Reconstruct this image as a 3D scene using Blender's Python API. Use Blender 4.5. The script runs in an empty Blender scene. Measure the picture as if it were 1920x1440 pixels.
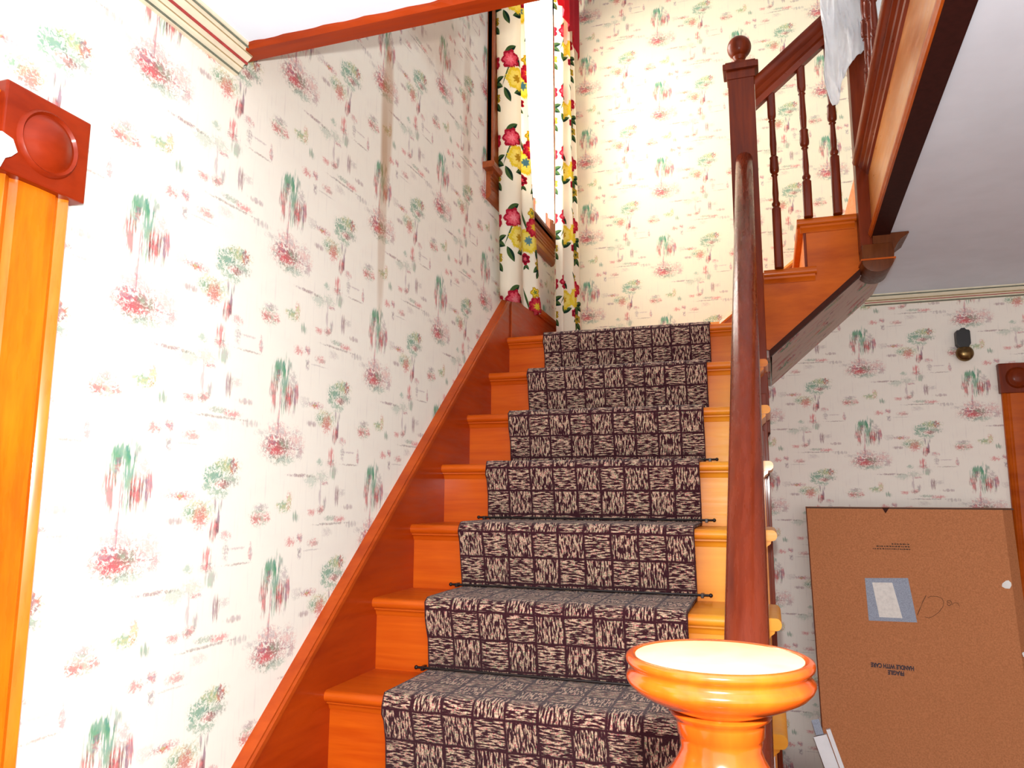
import bpy, bmesh, math, random
from mathutils import Vector, Matrix
from math import sin, cos, pi, sqrt, floor, ceil
random.seed(7)
S = bpy.context.scene
COL = S.collection

# ---------------------------------------------------------------- camera
CAM = Vector((1.0387, -1.6721, 0.4637))
yaw, pitch, roll = 0.32530, 0.14729, 0.00390
fwd = Vector((-sin(yaw) * cos(pitch), cos(yaw) * cos(pitch), sin(pitch)))
rgt = Vector((cos(yaw), sin(yaw), 0))
upv = rgt.cross(fwd)
r2 = rgt * cos(roll) + upv * sin(roll)
u2 = -rgt * sin(roll) + upv * cos(roll)
cam = bpy.data.objects.new('camera', bpy.data.cameras.new('camera'))
COL.objects.link(cam)
cm = Matrix((r2, u2, -fwd)).transposed().to_4x4()
cm.translation = CAM
cam.matrix_world = cm
cam.data.sensor_width = 36.0
cam.data.lens = 36.0 * 1423.93 / 1920
cam.data.clip_start = 0.02
S.camera = cam

# ---------------------------------------------------------------- light
S.view_settings.view_transform = 'Standard'
S.view_settings.look = 'None'
S.view_settings.gamma = 1
S.view_settings.use_curve_mapping = False
S.view_settings.exposure = 1.02

W = bpy.data.worlds.new('world')
S.world = W
W.use_nodes = True
W.node_tree.nodes['Background'].inputs[0].default_value = (0.93, 0.97, 1.0, 1)
W.node_tree.nodes['Background'].inputs[1].default_value = 1.05

def light(name, kind, loc, energy, color, size=None, direction=None, size_y=None):
    d = bpy.data.lights.new(name, kind)
    d.energy = energy
    d.color = color
    if kind == 'POINT':
        d.shadow_soft_size = size
    if kind == 'AREA':
        d.shape = 'RECTANGLE'
        d.size = size
        d.size_y = size_y or size
    if kind == 'SUN':
        d.angle = size
    o = bpy.data.objects.new(name, d)
    COL.objects.link(o)
    o.location = loc
    if direction is not None:
        o.rotation_euler = Vector(direction).to_track_quat('-Z', 'Y').to_euler()
    return o

# the flash of the camera, a hand's width above its lens
light('camera_flash', 'POINT', CAM + u2 * 0.085 + fwd * 0.01, 66, (1.0, 1.0, 0.98), 0.014)
# daylight falling in through the stair window
light('window_daylight', 'AREA', (-0.45, 1.62, 2.6), 85, (1.0, 0.98, 0.93), 0.9, (1, 0.1, -0.12), 1.5)

# ---------------------------------------------------------------- materials
def lin(c):
    return tuple(((v / 255) / 12.92 if v / 255 <= 0.04045 else ((v / 255 + 0.055) / 1.055) ** 2.4) for v in c) + (1,)

class NT:
    """small helper to write node trees in lines"""
    def __init__(self, tree):
        self.t = tree
    def n(self, kind, **kw):
        nd = self.t.nodes.new(kind)
        for k, v in kw.items():
            setattr(nd, k, v)
        return nd
    def put(self, sock, v):
        if v is None:
            return
        if isinstance(v, bpy.types.NodeSocket):
            self.t.links.new(v, sock)
        else:
            sock.default_value = v
    def math(self, op, a, b=None, c=None, clamp=False):
        nd = self.n('ShaderNodeMath', operation=op, use_clamp=clamp)
        self.put(nd.inputs[0], a); self.put(nd.inputs[1], b); self.put(nd.inputs[2], c)
        return nd.outputs[0]
    def vec(self, op, a, b=None):
        nd = self.n('ShaderNodeVectorMath', operation=op)
        self.put(nd.inputs[0], a)
        self.put(nd.inputs[1], b)
        return nd.outputs[1] if op in ('LENGTH', 'DISTANCE', 'DOT_PRODUCT') else nd.outputs[0]
    def mix(self, f, a, b, mode='MIX'):
        nd = self.n('ShaderNodeMix', data_type='RGBA', blend_type=mode)
        self.put(nd.inputs[0], f); self.put(nd.inputs[6], a); self.put(nd.inputs[7], b)
        return nd.outputs[2]
    def noise(self, v, scale, detail=2.0, rough=0.55, dist=0.0, out=0):
        nd = self.n('ShaderNodeTexNoise')
        self.put(nd.inputs['Vector'], v)
        nd.inputs['Scale'].default_value = scale
        nd.inputs['Detail'].default_value = detail
        nd.inputs['Roughness'].default_value = rough
        nd.inputs['Distortion'].default_value = dist
        return nd.outputs[out]
    def ramp(self, f, stops):
        nd = self.n('ShaderNodeValToRGB')
        self.put(nd.inputs[0], f)
        e = nd.color_ramp.elements
        e[0].position, e[0].color = stops[0]
        e[1].position, e[1].color = stops[-1]
        for p, c in stops[1:-1]:
            x = e.new(p); x.color = c
        return nd.outputs[0]
    def maprange(self, v, a, b, c=0.0, d=1.0):
        nd = self.n('ShaderNodeMapRange')
        self.put(nd.inputs[0], v)
        for i, x in enumerate((a, b, c, d)):
            nd.inputs[i + 1].default_value = x
        return nd.outputs[0]
    def xyz(self, v):
        nd = self.n('ShaderNodeSeparateXYZ'); self.put(nd.inputs[0], v)
        return nd.outputs
    def comb(self, x, y, z=0.0):
        nd = self.n('ShaderNodeCombineXYZ')
        self.put(nd.inputs[0], x); self.put(nd.inputs[1], y); self.put(nd.inputs[2], z)
        return nd.outputs[0]
    def place(self):
        return self.n('ShaderNodeNewGeometry').outputs['Position']
    def coord(self, which='Object'):
        return self.n('ShaderNodeTexCoord').outputs[which]

def new_mat(name, rough=0.5, spec=0.5, metallic=0.0, color=None, coat=0.0, bump=None):
    m = bpy.data.materials.new(name)
    m.use_nodes = True
    T = NT(m.node_tree)
    b = m.node_tree.nodes['Principled BSDF']
    b.inputs['Roughness'].default_value = rough
    b.inputs['Specular IOR Level'].default_value = spec
    b.inputs['Metallic'].default_value = metallic
    b.inputs['Coat Weight'].default_value = coat
    b.inputs['Coat Roughness'].default_value = 0.12
    if color is not None:
        b.inputs['Base Color'].default_value = color
    return m, T, b

def plain(name, rgb, rough=0.5, var=0.06, scale=20, **kw):
    """a painted or moulded surface with a faint mottling of its own"""
    m, T, b = new_mat(name, rough, **kw)
    n = T.noise(T.coord(), scale, 3)
    c = lin(rgb)
    d = tuple(max(0, v * (1 - var * 3)) for v in c[:3]) + (1,)
    T.put(b.inputs['Base Color'], T.ramp(n, [(0.3, d), (0.6, c)]))
    return m

def wood(name, dark, light_, rough=0.3, grain=(2, 2, 30), coat=0.35, spec=0.22, scale=1.0, pale_side=0.0):
    """varnished wood; grain = how finely it varies along x, y, z"""
    m, T, b = new_mat(name, rough, spec, coat=coat)
    v = T.vec('MULTIPLY', T.place(), tuple(g * scale for g in grain))
    n1 = T.noise(v, 1.0, 5, 0.6, 0.6)
    n2 = T.noise(v, 4.3, 3, 0.6)
    big = T.noise(T.place(), 3.5, 2)
    f = T.math('ADD', T.math('MULTIPLY', n1, 0.6), T.math('MULTIPLY', n2, 0.25))
    f = T.math('ADD', f, T.math('MULTIPLY', big, 0.3))
    mid = tuple((a + c) / 2 for a, c in zip(lin(dark), lin(light_)))
    col = T.ramp(f, [(0.38, lin(dark)), (0.56, mid), (0.75, lin(light_))])
    if pale_side:      # paler yellow towards the banister side, weaker on the higher steps
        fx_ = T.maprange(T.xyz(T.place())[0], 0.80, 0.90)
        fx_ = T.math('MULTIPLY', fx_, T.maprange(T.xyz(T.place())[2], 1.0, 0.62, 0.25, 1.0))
        col = T.mix(T.math('MULTIPLY', fx_, pale_side), col, T.mix(n1, lin((224, 140, 26)), lin((240, 178, 54))))
    T.put(b.inputs['Base Color'], col)
    T.put(b.inputs['Roughness'], T.maprange(n2, 0.3, 0.7, rough * 0.8, rough * 1.25))
    bp_ = T.n('ShaderNodeBump'); bp_.inputs['Strength'].default_value = 0.06; bp_.inputs['Distance'].default_value = 0.002
    T.put(bp_.inputs['Height'], n1)
    T.put(b.inputs['Normal'], bp_.outputs[0])
    return m

# --- wallpaper: pale paper with a repeat of willows, trees, bouquets, fences
# u, v, half-width, half-height (metres from the willow), two colours, strength, brush (f fluffy, s streaked)
WP=[
(-0.004,-0.014,0.0233,0.0192,'g','t',0.75,'s'),
(-0.02,-0.037,0.0159,0.0288,'g','t',0.6,'s'),
(0.013,-0.055,0.0127,0.0608,'g','t',0.75,'s'),
(0.026,-0.009,0.0095,0.0192,'k','t',0.6,'s'),
(-0.027,-0.078,0.0138,0.0352,'r','b',0.7,'s'),
(0.032,-0.082,0.018,0.0304,'r','b',0.85,'s'),
(0.059,-0.071,0.0085,0.0272,'r','p',0.8,'s'),
(0.049,-0.086,0.0106,0.032,'g','p',0.45,'s'),
(0.044,-0.037,0.0159,0.0192,'p','k',0.4,'f'),
(-0.011,-0.033,0.0085,0.016,'r','p',0.6,'f'),
(-0.001,-0.09,0.0037,0.0288,'p','r',0.6,'s'),
(-0.004,-0.14,0.0048,0.0288,'p','r',0.6,'s'),
(-0.003,-0.199,0.0583,0.0304,'r','k',0.62,'f'),
(-0.005,-0.202,0.0318,0.0176,'r','r',0.8,'f'),
(0.017,-0.189,0.0238,0.0144,'k','g',0.55,'f'),
(-0.022,-0.186,0.0238,0.0128,'r','p',0.5,'f'),
(-0.002,-0.159,0.0371,0.0192,'r','p',0.45,'f'),
(0.017,-0.225,0.0424,0.0128,'g','t',0.4,'f'),
(0.066,-0.184,0.0318,0.0336,'p','r',0.38,'f'),
(0.082,-0.208,0.0159,0.016,'k','p',0.35,'f'),
(0.144,-0.085,0.0329,0.009,'r','p',0.6,'f'),
(0.138,-0.087,0.0106,0.0045,'r','y',0.85,'f'),
(0.096,-0.082,0.0212,0.0128,'p','k',0.25,'f'),
(0.129,-0.132,0.0191,0.007,'b','p',0.5,'s'),
(0.191,-0.114,0.0413,0.0224,'g','y',0.55,'f'),
(0.194,-0.127,0.0201,0.0256,'r','r',0.62,'f'),
(0.164,-0.118,0.0159,0.0109,'g','t',0.5,'f'),
(0.267,-0.024,0.036,0.0176,'g','y',0.75,'f'),
(0.224,-0.043,0.0291,0.0208,'g','t',0.75,'f'),
(0.275,-0.052,0.0276,0.0154,'g','k',0.65,'f'),
(0.244,-0.078,0.0291,0.0128,'t','g',0.6,'f'),
(0.286,-0.023,0.0117,0.016,'p','r',0.7,'f'),
(0.254,-0.062,0.0201,0.0096,'r','b',0.6,'f'),
(0.208,-0.067,0.0138,0.0077,'t','g',0.6,'f'),
(0.236,-0.102,0.0037,0.0144,'p','k',0.7,'s'),
(0.254,-0.098,0.0037,0.0144,'p','k',0.7,'s'),
(0.247,-0.135,0.0042,0.032,'p','k',0.8,'s'),
(0.237,-0.153,0.0138,0.0192,'b','r',0.75,'s'),
(0.271,-0.165,0.018,0.0096,'r','p',0.5,'f'),
(0.274,-0.199,0.0085,0.0192,'p','k',0.45,'f'),
(0.354,-0.203,0.0064,0.0192,'p','r',0.55,'f'),
(0.311,-0.225,0.0424,0.0029,'b','k',0.5,'f'),
(0.308,-0.193,0.0318,0.0032,'p','p',0.35,'f'),
(0.379,-0.131,0.0329,0.0198,'r','g',0.55,'f'),
(0.367,-0.135,0.0159,0.009,'r','r',0.55,'f'),
(0.405,-0.133,0.0127,0.0083,'r','r',0.55,'f'),
(0.381,-0.109,0.0244,0.0083,'k','p',0.45,'f'),
(0.465,-0.109,0.0254,0.0134,'y','g',0.7,'f'),
(0.485,-0.096,0.0106,0.0211,'r','y',0.6,'f'),
(0.514,-0.131,0.0127,0.0128,'g','k',0.65,'s'),
(0.221,-0.207,0.0117,0.0211,'r','r',0.7,'s'),
(0.222,-0.224,0.0191,0.0109,'r','k',0.6,'f'),
(0.237,-0.247,0.0159,0.016,'g','k',0.5,'s'),
(0.091,-0.259,0.0488,0.0042,'p','b',0.6,'f'),
(0.171,-0.224,0.0127,0.009,'t','g',0.45,'f'),
(0.137,-0.27,0.0265,0.016,'t','g',0.3,'f'),
(0.182,-0.26,0.0291,0.016,'g','k',0.3,'f'),
(0.198,-0.275,0.0138,0.0058,'r','p',0.55,'f'),
(0.178,-0.304,0.0053,0.032,'p','p',0.4,'s'),
(0.185,-0.341,0.0159,0.0109,'r','b',0.65,'f'),
(0.2,-0.324,0.0074,0.016,'p','k',0.5,'s'),
(0.255,-0.31,0.0095,0.025,'p','b',0.65,'s'),
(0.277,-0.298,0.018,0.0096,'p','k',0.3,'f'),
(0.312,-0.335,0.0244,0.0064,'b','p',0.45,'s'),
(0.144,-0.346,0.017,0.009,'r','r',0.6,'f'),
(0.229,-0.362,0.0265,0.0064,'g','k',0.5,'f'),
(0.273,-0.365,0.0254,0.0083,'r','r',0.6,'f'),
(0.236,-0.376,0.0795,0.0032,'b','k',0.5,'f'),
(0.331,-0.38,0.0297,0.0083,'p','k',0.4,'s'),
(0.373,-0.397,0.0265,0.0077,'p','k',0.3,'f'),
(0.496,-0.19,0.0191,0.0109,'r','r',0.6,'f'),
(0.534,-0.182,0.0106,0.0115,'r','p',0.7,'f'),
(0.592,-0.196,0.0244,0.0096,'r','b',0.55,'f'),
(0.535,-0.217,0.0085,0.0141,'p','k',0.6,'f'),
(0.581,-0.213,0.0371,0.0022,'p','k',0.3,'f'),
(0.652,-0.174,0.0212,0.0115,'p','k',0.25,'f')]

PS, PZ, PH = 0.435, 0.450, 0.2225
PAL = {'g': (88, 150, 112), 't': (64, 140, 118), 'k': (112, 112, 110), 'r': (206, 74, 84), 'p': (142, 104, 128),
       'y': (178, 176, 92), 'b': (120, 60, 62), 'l': (190, 190, 170)}

def blob_group():
    g = bpy.data.node_groups.new('brush_dab', 'ShaderNodeTree')
    I = g.interface
    for nm, ty in (('P', 'NodeSocketVector'), ('C', 'NodeSocketVector'), ('R', 'NodeSocketVector'), ('NK', 'NodeSocketFloat'),
                   ('S', 'NodeSocketFloat'), ('N2', 'NodeSocketFloat'), ('A', 'NodeSocketColor'), ('B', 'NodeSocketColor'), ('Base', 'NodeSocketColor')):
        I.new_socket(nm, in_out='INPUT', socket_type=ty)
    I.new_socket('Color', in_out='OUTPUT', socket_type='NodeSocketColor')
    T = NT(g)
    gi = T.n('NodeGroupInput').outputs
    go = T.n('NodeGroupOutput')
    d = T.vec('LENGTH', T.vec('MULTIPLY', T.vec('SUBTRACT', gi['P'], gi['C']), gi['R']))
    a = T.math('SUBTRACT', 1.0, d)
    m1 = T.math('MULTIPLY', a, 2.6, clamp=True)
    m2 = T.math('MULTIPLY_ADD', a, 1.5, gi['NK'], clamp=True)
    mm = T.math('MULTIPLY', T.math('MULTIPLY', m1, m2), gi['S'])
    T.put(go.inputs[0], T.mix(mm, gi['Base'], T.mix(gi['N2'], gi['A'], gi['B'])))
    return g
BLOB = blob_group()

def dab(T, P, c, r, nk, s, n2, A, B, base):
    nd = T.n('ShaderNodeGroup', node_tree=BLOB)
    T.put(nd.inputs['P'], P)
    nd.inputs['C'].default_value = (c[0], c[1], 0)
    nd.inputs['R'].default_value = (1 / r[0], 1 / r[1], 0)
    T.put(nd.inputs['NK'], nk)
    nd.inputs['S'].default_value = s
    T.put(nd.inputs['N2'], n2)
    nd.inputs['A'].default_value = lin(PAL[A]) if isinstance(A, str) else lin(A)
    nd.inputs['B'].default_value = lin(PAL[B]) if isinstance(B, str) else lin(B)
    T.put(nd.inputs['Base'], base)
    return nd.outputs[0]

def wallpaper_group():
    g = bpy.data.node_groups.new('scenic_paper', 'ShaderNodeTree')
    g.interface.new_socket('UV', in_out='INPUT', socket_type='NodeSocketVector')
    g.interface.new_socket('Ground', in_out='INPUT', socket_type='NodeSocketColor')
    g.interface.new_socket('Color', in_out='OUTPUT', socket_type='NodeSocketColor')
    T = NT(g)
    gi = T.n('NodeGroupInput').outputs
    go = T.n('NodeGroupOutput')
    x, y, _ = T.xyz(gi['UV'])
    n = T.math('FLOOR', T.math('DIVIDE', x, PS))
    u = T.math('SUBTRACT', x, T.math('MULTIPLY', n, PS))
    v = T.math('SUBTRACT', y, T.math('MULTIPLY', n, PH))
    v = T.math('FLOORED_MODULO', v, PZ)
    P = T.comb(u, v)
    nf = T.noise(P, 125, 4, 0.72, 1.0)
    ns = T.noise(T.vec('MULTIPLY', P, (185, 24, 1)), 1.0, 3, 0.6, 0.3)
    n2 = T.noise(P, 62, 2, 0.6)
    n2 = T.maprange(n2, 0.38, 0.62)
    kf = T.math('MULTIPLY_ADD', nf, 6.5, -3.45)
    ks = T.math('MULTIPLY_ADD', ns, 7.0, -3.6)
    # faint wash of the sky and ground tints in the paper
    wash = T.noise(T.vec('MULTIPLY', P, (9, 22, 1)), 1.0, 2)
    col = T.mix(T.maprange(wash, 0.45, 0.75, 0, 0.06), gi['Ground'], lin((196, 170, 178)))
    st = T.noise(T.vec('MULTIPLY', P, (140, 9, 1)), 1.0, 2)
    col = T.mix(T.maprange(st, 0.58, 0.8, 0, 0.16), col, lin((150, 130, 150)))
    cnt = 0
    for (mu, mv, rx, ry, A, B, s, br) in WP:
        for i in range(-3, 4):
            for j in range(-4, 5):
                cu = mu + 0.10 + i * PS
                cv = mv + 0.20 + i * PH + j * PZ
                if cu + rx * 0.8 < 0 or cu - rx * 0.8 > PS or cv + ry * 0.8 < 0 or cv - ry * 0.8 > PZ:
                    continue
                cnt += 1
                col = dab(T, P, (cu, cv), (rx * 1.45, ry * 1.4), kf if br == 'f' else ks, min(1, s * 1.0), n2, A, B, col)
    T.put(go.inputs[0], col)
    return g
WALLP = wallpaper_group()

def paper_mat(name, axis, s0, z0, ps, pz, ground, stains=()):
    m, T, b = new_mat(name, 0.75, 0.2)
    o = T.xyz(T.coord())
    a = o[1] if axis == 'y' else o[0]
    hz = o[1] if axis == 'xy' else o[2]
    uu = T.math('MULTIPLY_ADD', a, PS / ps, 0.10 - s0 * PS / ps)
    vv = T.math('MULTIPLY_ADD', hz, PZ / pz, 0.20 - z0 * PZ / pz)
    nd = T.n('ShaderNodeGroup', node_tree=WALLP)
    T.put(nd.inputs[0], T.comb(uu, vv))
    nd.inputs[1].default_value = lin(ground)
    col = nd.outputs[0]
    if stains:
        Q = T.comb(a, o[2])
        nk = T.math('MULTIPLY_ADD', T.noise(T.vec('MULTIPLY', Q, (14, 3, 1)), 1.0, 3), 3.0, -0.9)
        for (c, r, s, rgb) in stains:
            col = dab(T, Q, c, r, nk, s, 0.5, rgb, rgb, col)
    T.put(b.inputs['Base Color'], col)
    return m

M = {}
STAIN = (168, 118, 62)
M['paper_left'] = paper_mat('paper_left', 'y', -0.636, 0.548, 0.435, 0.450, (238, 234, 222),
    stains=[((0.262, 1.62), (0.045, 0.30), 0.5, STAIN), ((0.25, 1.30), (0.03, 0.4), 0.35, STAIN), ((0.55, 2.15), (0.35, 0.25), 0.3, STAIN),
            ((0.9, 1.9), (0.05, 0.5), 0.25, STAIN)])
M['paper_back'] = paper_mat('paper_back', 'x', 0.570, 2.24, 0.405, 0.431, (234, 222, 192))
M['paper_far'] = paper_mat('paper_far', 'x', 1.467, 1.245, 0.452, 0.4275, (236, 230, 219))
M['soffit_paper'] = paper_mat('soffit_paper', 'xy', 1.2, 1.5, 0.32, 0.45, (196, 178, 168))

M['ceiling'] = plain('ceiling_paint', (228, 241, 255), 0.85, 0.02, 6)
M['white_paint'] = plain('white_paint', (238, 238, 240), 0.45, 0.02)
M['floor'] = wood('floor_boards', (96, 50, 24), (150, 88, 44), 0.35, (30, 2, 2))

M['riser'] = wood('riser_wood', (174, 58, 4), (208, 94, 12), 0.36, (1.6, 8, 26), coat=0.15, pale_side=0.9)
M['tread'] = wood('tread_wood', (174, 62, 5), (208, 94, 16), 0.36, (1.6, 26, 26), coat=0.15, pale_side=0.8)
M['skirt'] = wood('skirt_wood', (144, 42, 4), (178, 64, 7), 0.42, (8, 2, 16), coat=0.15)
M['skirt_cap'] = wood('skirt_cap_wood', (150, 50, 8), (192, 80, 18), 0.42, (8, 2, 16), coat=0.15)
M['casing'] = wood('casing_wood', (178, 66, 5), (226, 130, 18), 0.28, (14, 14, 2.2), coat=0.4)
M['block'] = wood('block_wood', (112, 26, 4), (150, 44, 6), 0.4, (6, 6, 14), coat=0.1, spec=0.2)
M['newel'] = wood('newel_wood', (76, 20, 3), (126, 46, 8), 0.38, (26, 26, 2.5), coat=0.08, spec=0.16)
M['drop'] = wood('drop_wood', (66, 28, 10), (104, 54, 22), 0.4, (20, 20, 3), coat=0.05, spec=0.15)
M['baluster'] = wood('baluster_wood', (66, 16, 4), (116, 40, 10), 0.32, (26, 26, 2.5), coat=0.12, spec=0.16)
M['rail'] = wood('rail_wood', (74, 20, 7), (120, 46, 20), 0.26, (22, 2.2, 3), coat=0.25, spec=0.16)
M['upper_rail'] = wood('upper_rail_wood', (84, 24, 4), (132, 48, 10), 0.34, (2.2, 22, 3), coat=0.12, spec=0.16)
M['stringer'] = wood('stringer_wood', (148, 56, 4), (194, 92, 14), 0.38, (3, 8, 12), coat=0.12, spec=0.16)
M['fascia'] = wood('fascia_wood', (196, 112, 40), (226, 150, 72), 0.34, (20, 2.0, 14), coat=0.4)
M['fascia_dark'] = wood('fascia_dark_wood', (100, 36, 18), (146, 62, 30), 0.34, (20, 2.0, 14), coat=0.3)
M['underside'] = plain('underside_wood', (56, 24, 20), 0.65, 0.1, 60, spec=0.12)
M['beam'] = wood('beam_wood', (118, 34, 4), (160, 56, 7), 0.42, (2, 20, 20), coat=0.05, spec=0.15)
M['knob_newel'] = wood('newel_cap_wood', (128, 34, 5), (180, 74, 12), 0.2, (14, 14, 4), coat=0.8)
M['cap_top'] = plain('cap_top_glare', (236, 204, 150), 0.3, 0.06, 40, coat=0.6)  # flat wooden cap top, its glare painted in as pale cream
M['window_wood'] = wood('window_wood', (110, 48, 20), (160, 78, 34), 0.36, (26, 3, 20), coat=0.3)
M['brown'] = plain('dark_brown_paint', (60, 24, 12), 0.6, 0.08, 60, spec=0.12)
M['brass_dark'] = plain('tarnished_brass', (120, 96, 60), 0.28, 0.12, 80, metallic=0.9)
M['black'] = plain('black_paint', (28, 26, 26), 0.45, 0.05)
M['rod'] = plain('bronzed_rod', (46, 40, 40), 0.35, 0.1, 80, metallic=0.6)
M['ink'] = plain('ink', (70, 58, 66), 0.8, 0.1, 200)
M['pencil'] = plain('pen', (84, 58, 44), 0.8, 0.1, 200)
M['label_blue'] = plain('label_grey_blue', (150, 158, 176), 0.5, 0.12, 260)
M['label_white'] = plain('label_white', (228, 222, 214), 0.5, 0.05, 90)
M['tape_white'] = plain('torn_white_paper', (236, 236, 232), 0.6, 0.02)
M['cream_trim'] = plain('cream_moulding_paint', (226, 218, 192), 0.55, 0.03)
M['red_trim'] = plain('red_line_paint', (170, 62, 60), 0.55, 0.08, 60)
M['green_trim'] = plain('grey_green_line', (110, 116, 100), 0.6, 0.1, 90)
M['tan_trim'] = plain('tan_line', (170, 146, 104), 0.6, 0.1, 90)

def cardboard():
    m, T, b = new_mat('cardboard', 0.85, 0.15)
    n = T.noise(T.coord(), 170, 3, 0.7)
    big = T.noise(T.coord(), 3, 2)
    c = T.ramp(n, [(0.35, lin((174, 112, 74))), (0.65, lin((200, 132, 88)))])
    c = T.mix(T.maprange(big, 0.4, 0.7, 0, 0.2), c, lin((176, 114, 70)))
    fl = T.math('SINE', T.math('MULTIPLY', T.xyz(T.coord())[0], 1100))
    bp_ = T.n('ShaderNodeBump'); bp_.inputs['Strength'].default_value = 0.08; bp_.inputs['Distance'].default_value = 0.001
    T.put(bp_.inputs['Height'], fl)
    T.put(b.inputs['Normal'], bp_.outputs[0])
    T.put(b.inputs['Base Color'], c)
    return m
M['cardboard'] = cardboard()

# --- carpet: woven basket squares, UV in metres
def carpet_mat():
    m, T, b = new_mat('basket_weave_carpet', 0.95, 0.05)
    uv = T.coord('UV')
    wob = T.noise(uv, 38, 2)
    x, y, _ = T.xyz(uv)
    off = T.math('MULTIPLY_ADD', wob, 0.006, -0.003)
    c = 0.0755
    gx = T.math('DIVIDE', T.math('ADD', x, off), c)
    gy = T.math('DIVIDE', T.math('ADD', y, off), c)
    fx = T.math('FRACT', gx); fy = T.math('FRACT', gy)
    par = T.math('MODULO', T.math('ADD', T.math('FLOOR', gx), T.math('ADD', T.math('FLOOR', gy), 40)), 2)
    par = T.math('GREATER_THAN', par, 0.5)
    # short broken strokes lying along or across
    sv = T.noise(T.vec('MULTIPLY', uv, (240, 46, 1)), 1.0, 1.5, 0.5, 0.5)
    sh = T.noise(T.vec('MULTIPLY', uv, (46, 240, 1)), 1.0, 2, 0.5, 0.25)
    st = T.mix(par, T.comb(sv, sv, sv), T.comb(sh, sh, sh))
    st = T.xyz(st)[0]
    stroke = T.maprange(st, 0.485, 0.54)
    ex = T.math('ABSOLUTE', T.math('SUBTRACT', fx, 0.5))
    ey = T.math('ABSOLUTE', T.math('SUBTRACT', fy, 0.5))
    e = T.math('MAXIMUM', ex, ey)
    inner = T.maprange(e, 0.475, 0.43)
    tuft = T.noise(uv, 620, 2)
    hue = T.noise(uv, 240, 2, out=1)
    pale = T.mix(T.maprange(T.xyz(hue)[0], 0.42, 0.6), lin((206, 182, 154)), lin((172, 128, 114)))
    pale = T.mix(T.maprange(T.xyz(hue)[1], 0.55, 0.62), pale, lin((128, 136, 104)))
    pale = T.mix(T.maprange(T.xyz(hue)[2], 0.57, 0.64), pale, lin((168, 70, 84)))
    dark = T.mix(T.maprange(tuft, 0.4, 0.6), lin((40, 16, 22)), lin((66, 30, 38)))
    col = T.mix(T.math('MULTIPLY', stroke, inner), dark, pale)
    T.put(b.inputs['Base Color'], col)
    bp_ = T.n('ShaderNodeBump'); bp_.inputs['Strength'].default_value = 0.6; bp_.inputs['Distance'].default_value = 0.003
    T.put(bp_.inputs['Height'], T.math('ADD', T.math('MULTIPLY', stroke, inner), T.math('MULTIPLY', tuft, 0.6)))
    T.put(b.inputs['Normal'], bp_.outputs[0])
    b.inputs['Sheen Weight'].default_value = 0.15
    return m
M['carpet'] = carpet_mat()

# --- chintz for the curtains: roses, peonies and leaves
def flower_group():
    g = bpy.data.node_groups.new('printed_bloom', 'ShaderNodeTree')
    I = g.interface
    for nm, ty in (('P', 'NodeSocketVector'), ('C', 'NodeSocketVector'), ('R', 'NodeSocketFloat'), ('K', 'NodeSocketFloat'), ('Lobe', 'NodeSocketFloat'),
                   ('Edge', 'NodeSocketColor'), ('Mid', 'NodeSocketColor'), ('Heart', 'NodeSocketColor'), ('Base', 'NodeSocketColor')):
        I.new_socket(nm, in_out='INPUT', socket_type=ty)
    I.new_socket('Color', in_out='OUTPUT', socket_type='NodeSocketColor')
    T = NT(g)
    gi = T.n('NodeGroupInput').outputs
    go = T.n('NodeGroupOutput')
    q = T.vec('SUBTRACT', gi['P'], gi['C'])
    r = T.math('DIVIDE', T.vec('LENGTH', q), gi['R'])
    x, y, _ = T.xyz(q)
    ang = T.math('MULTIPLY', T.math('ARCTAN2', y, x), gi['K'])
    lob = T.math('MULTIPLY', T.math('COSINE', ang), gi['Lobe'])
    rr = T.math('ADD', r, lob)
    nz = T.math('MULTIPLY_ADD', T.noise(gi['P'], 120, 2), 0.5, -0.25)
    rr2 = T.math('ADD', rr, nz)
    col = T.mix(T.maprange(rr2, 1.0, 0.93), gi['Base'], gi['Edge'])
    ring = T.maprange(rr2, 0.74, 0.62)
    col = T.mix(ring, col, gi['Mid'])
    w = T.math('SINE', T.math('MULTIPLY', rr2, 26.0))
    col = T.mix(T.math('MULTIPLY', T.maprange(w, 0.5, 1.0, 0, 0.45), T.math('LESS_THAN', rr2, 0.95)), col, gi['Edge'])
    col = T.mix(T.maprange(rr2, 0.36, 0.26), col, gi['Heart'])
    T.put(go.inputs[0], col)
    return g
BLOOM = flower_group()

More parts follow.
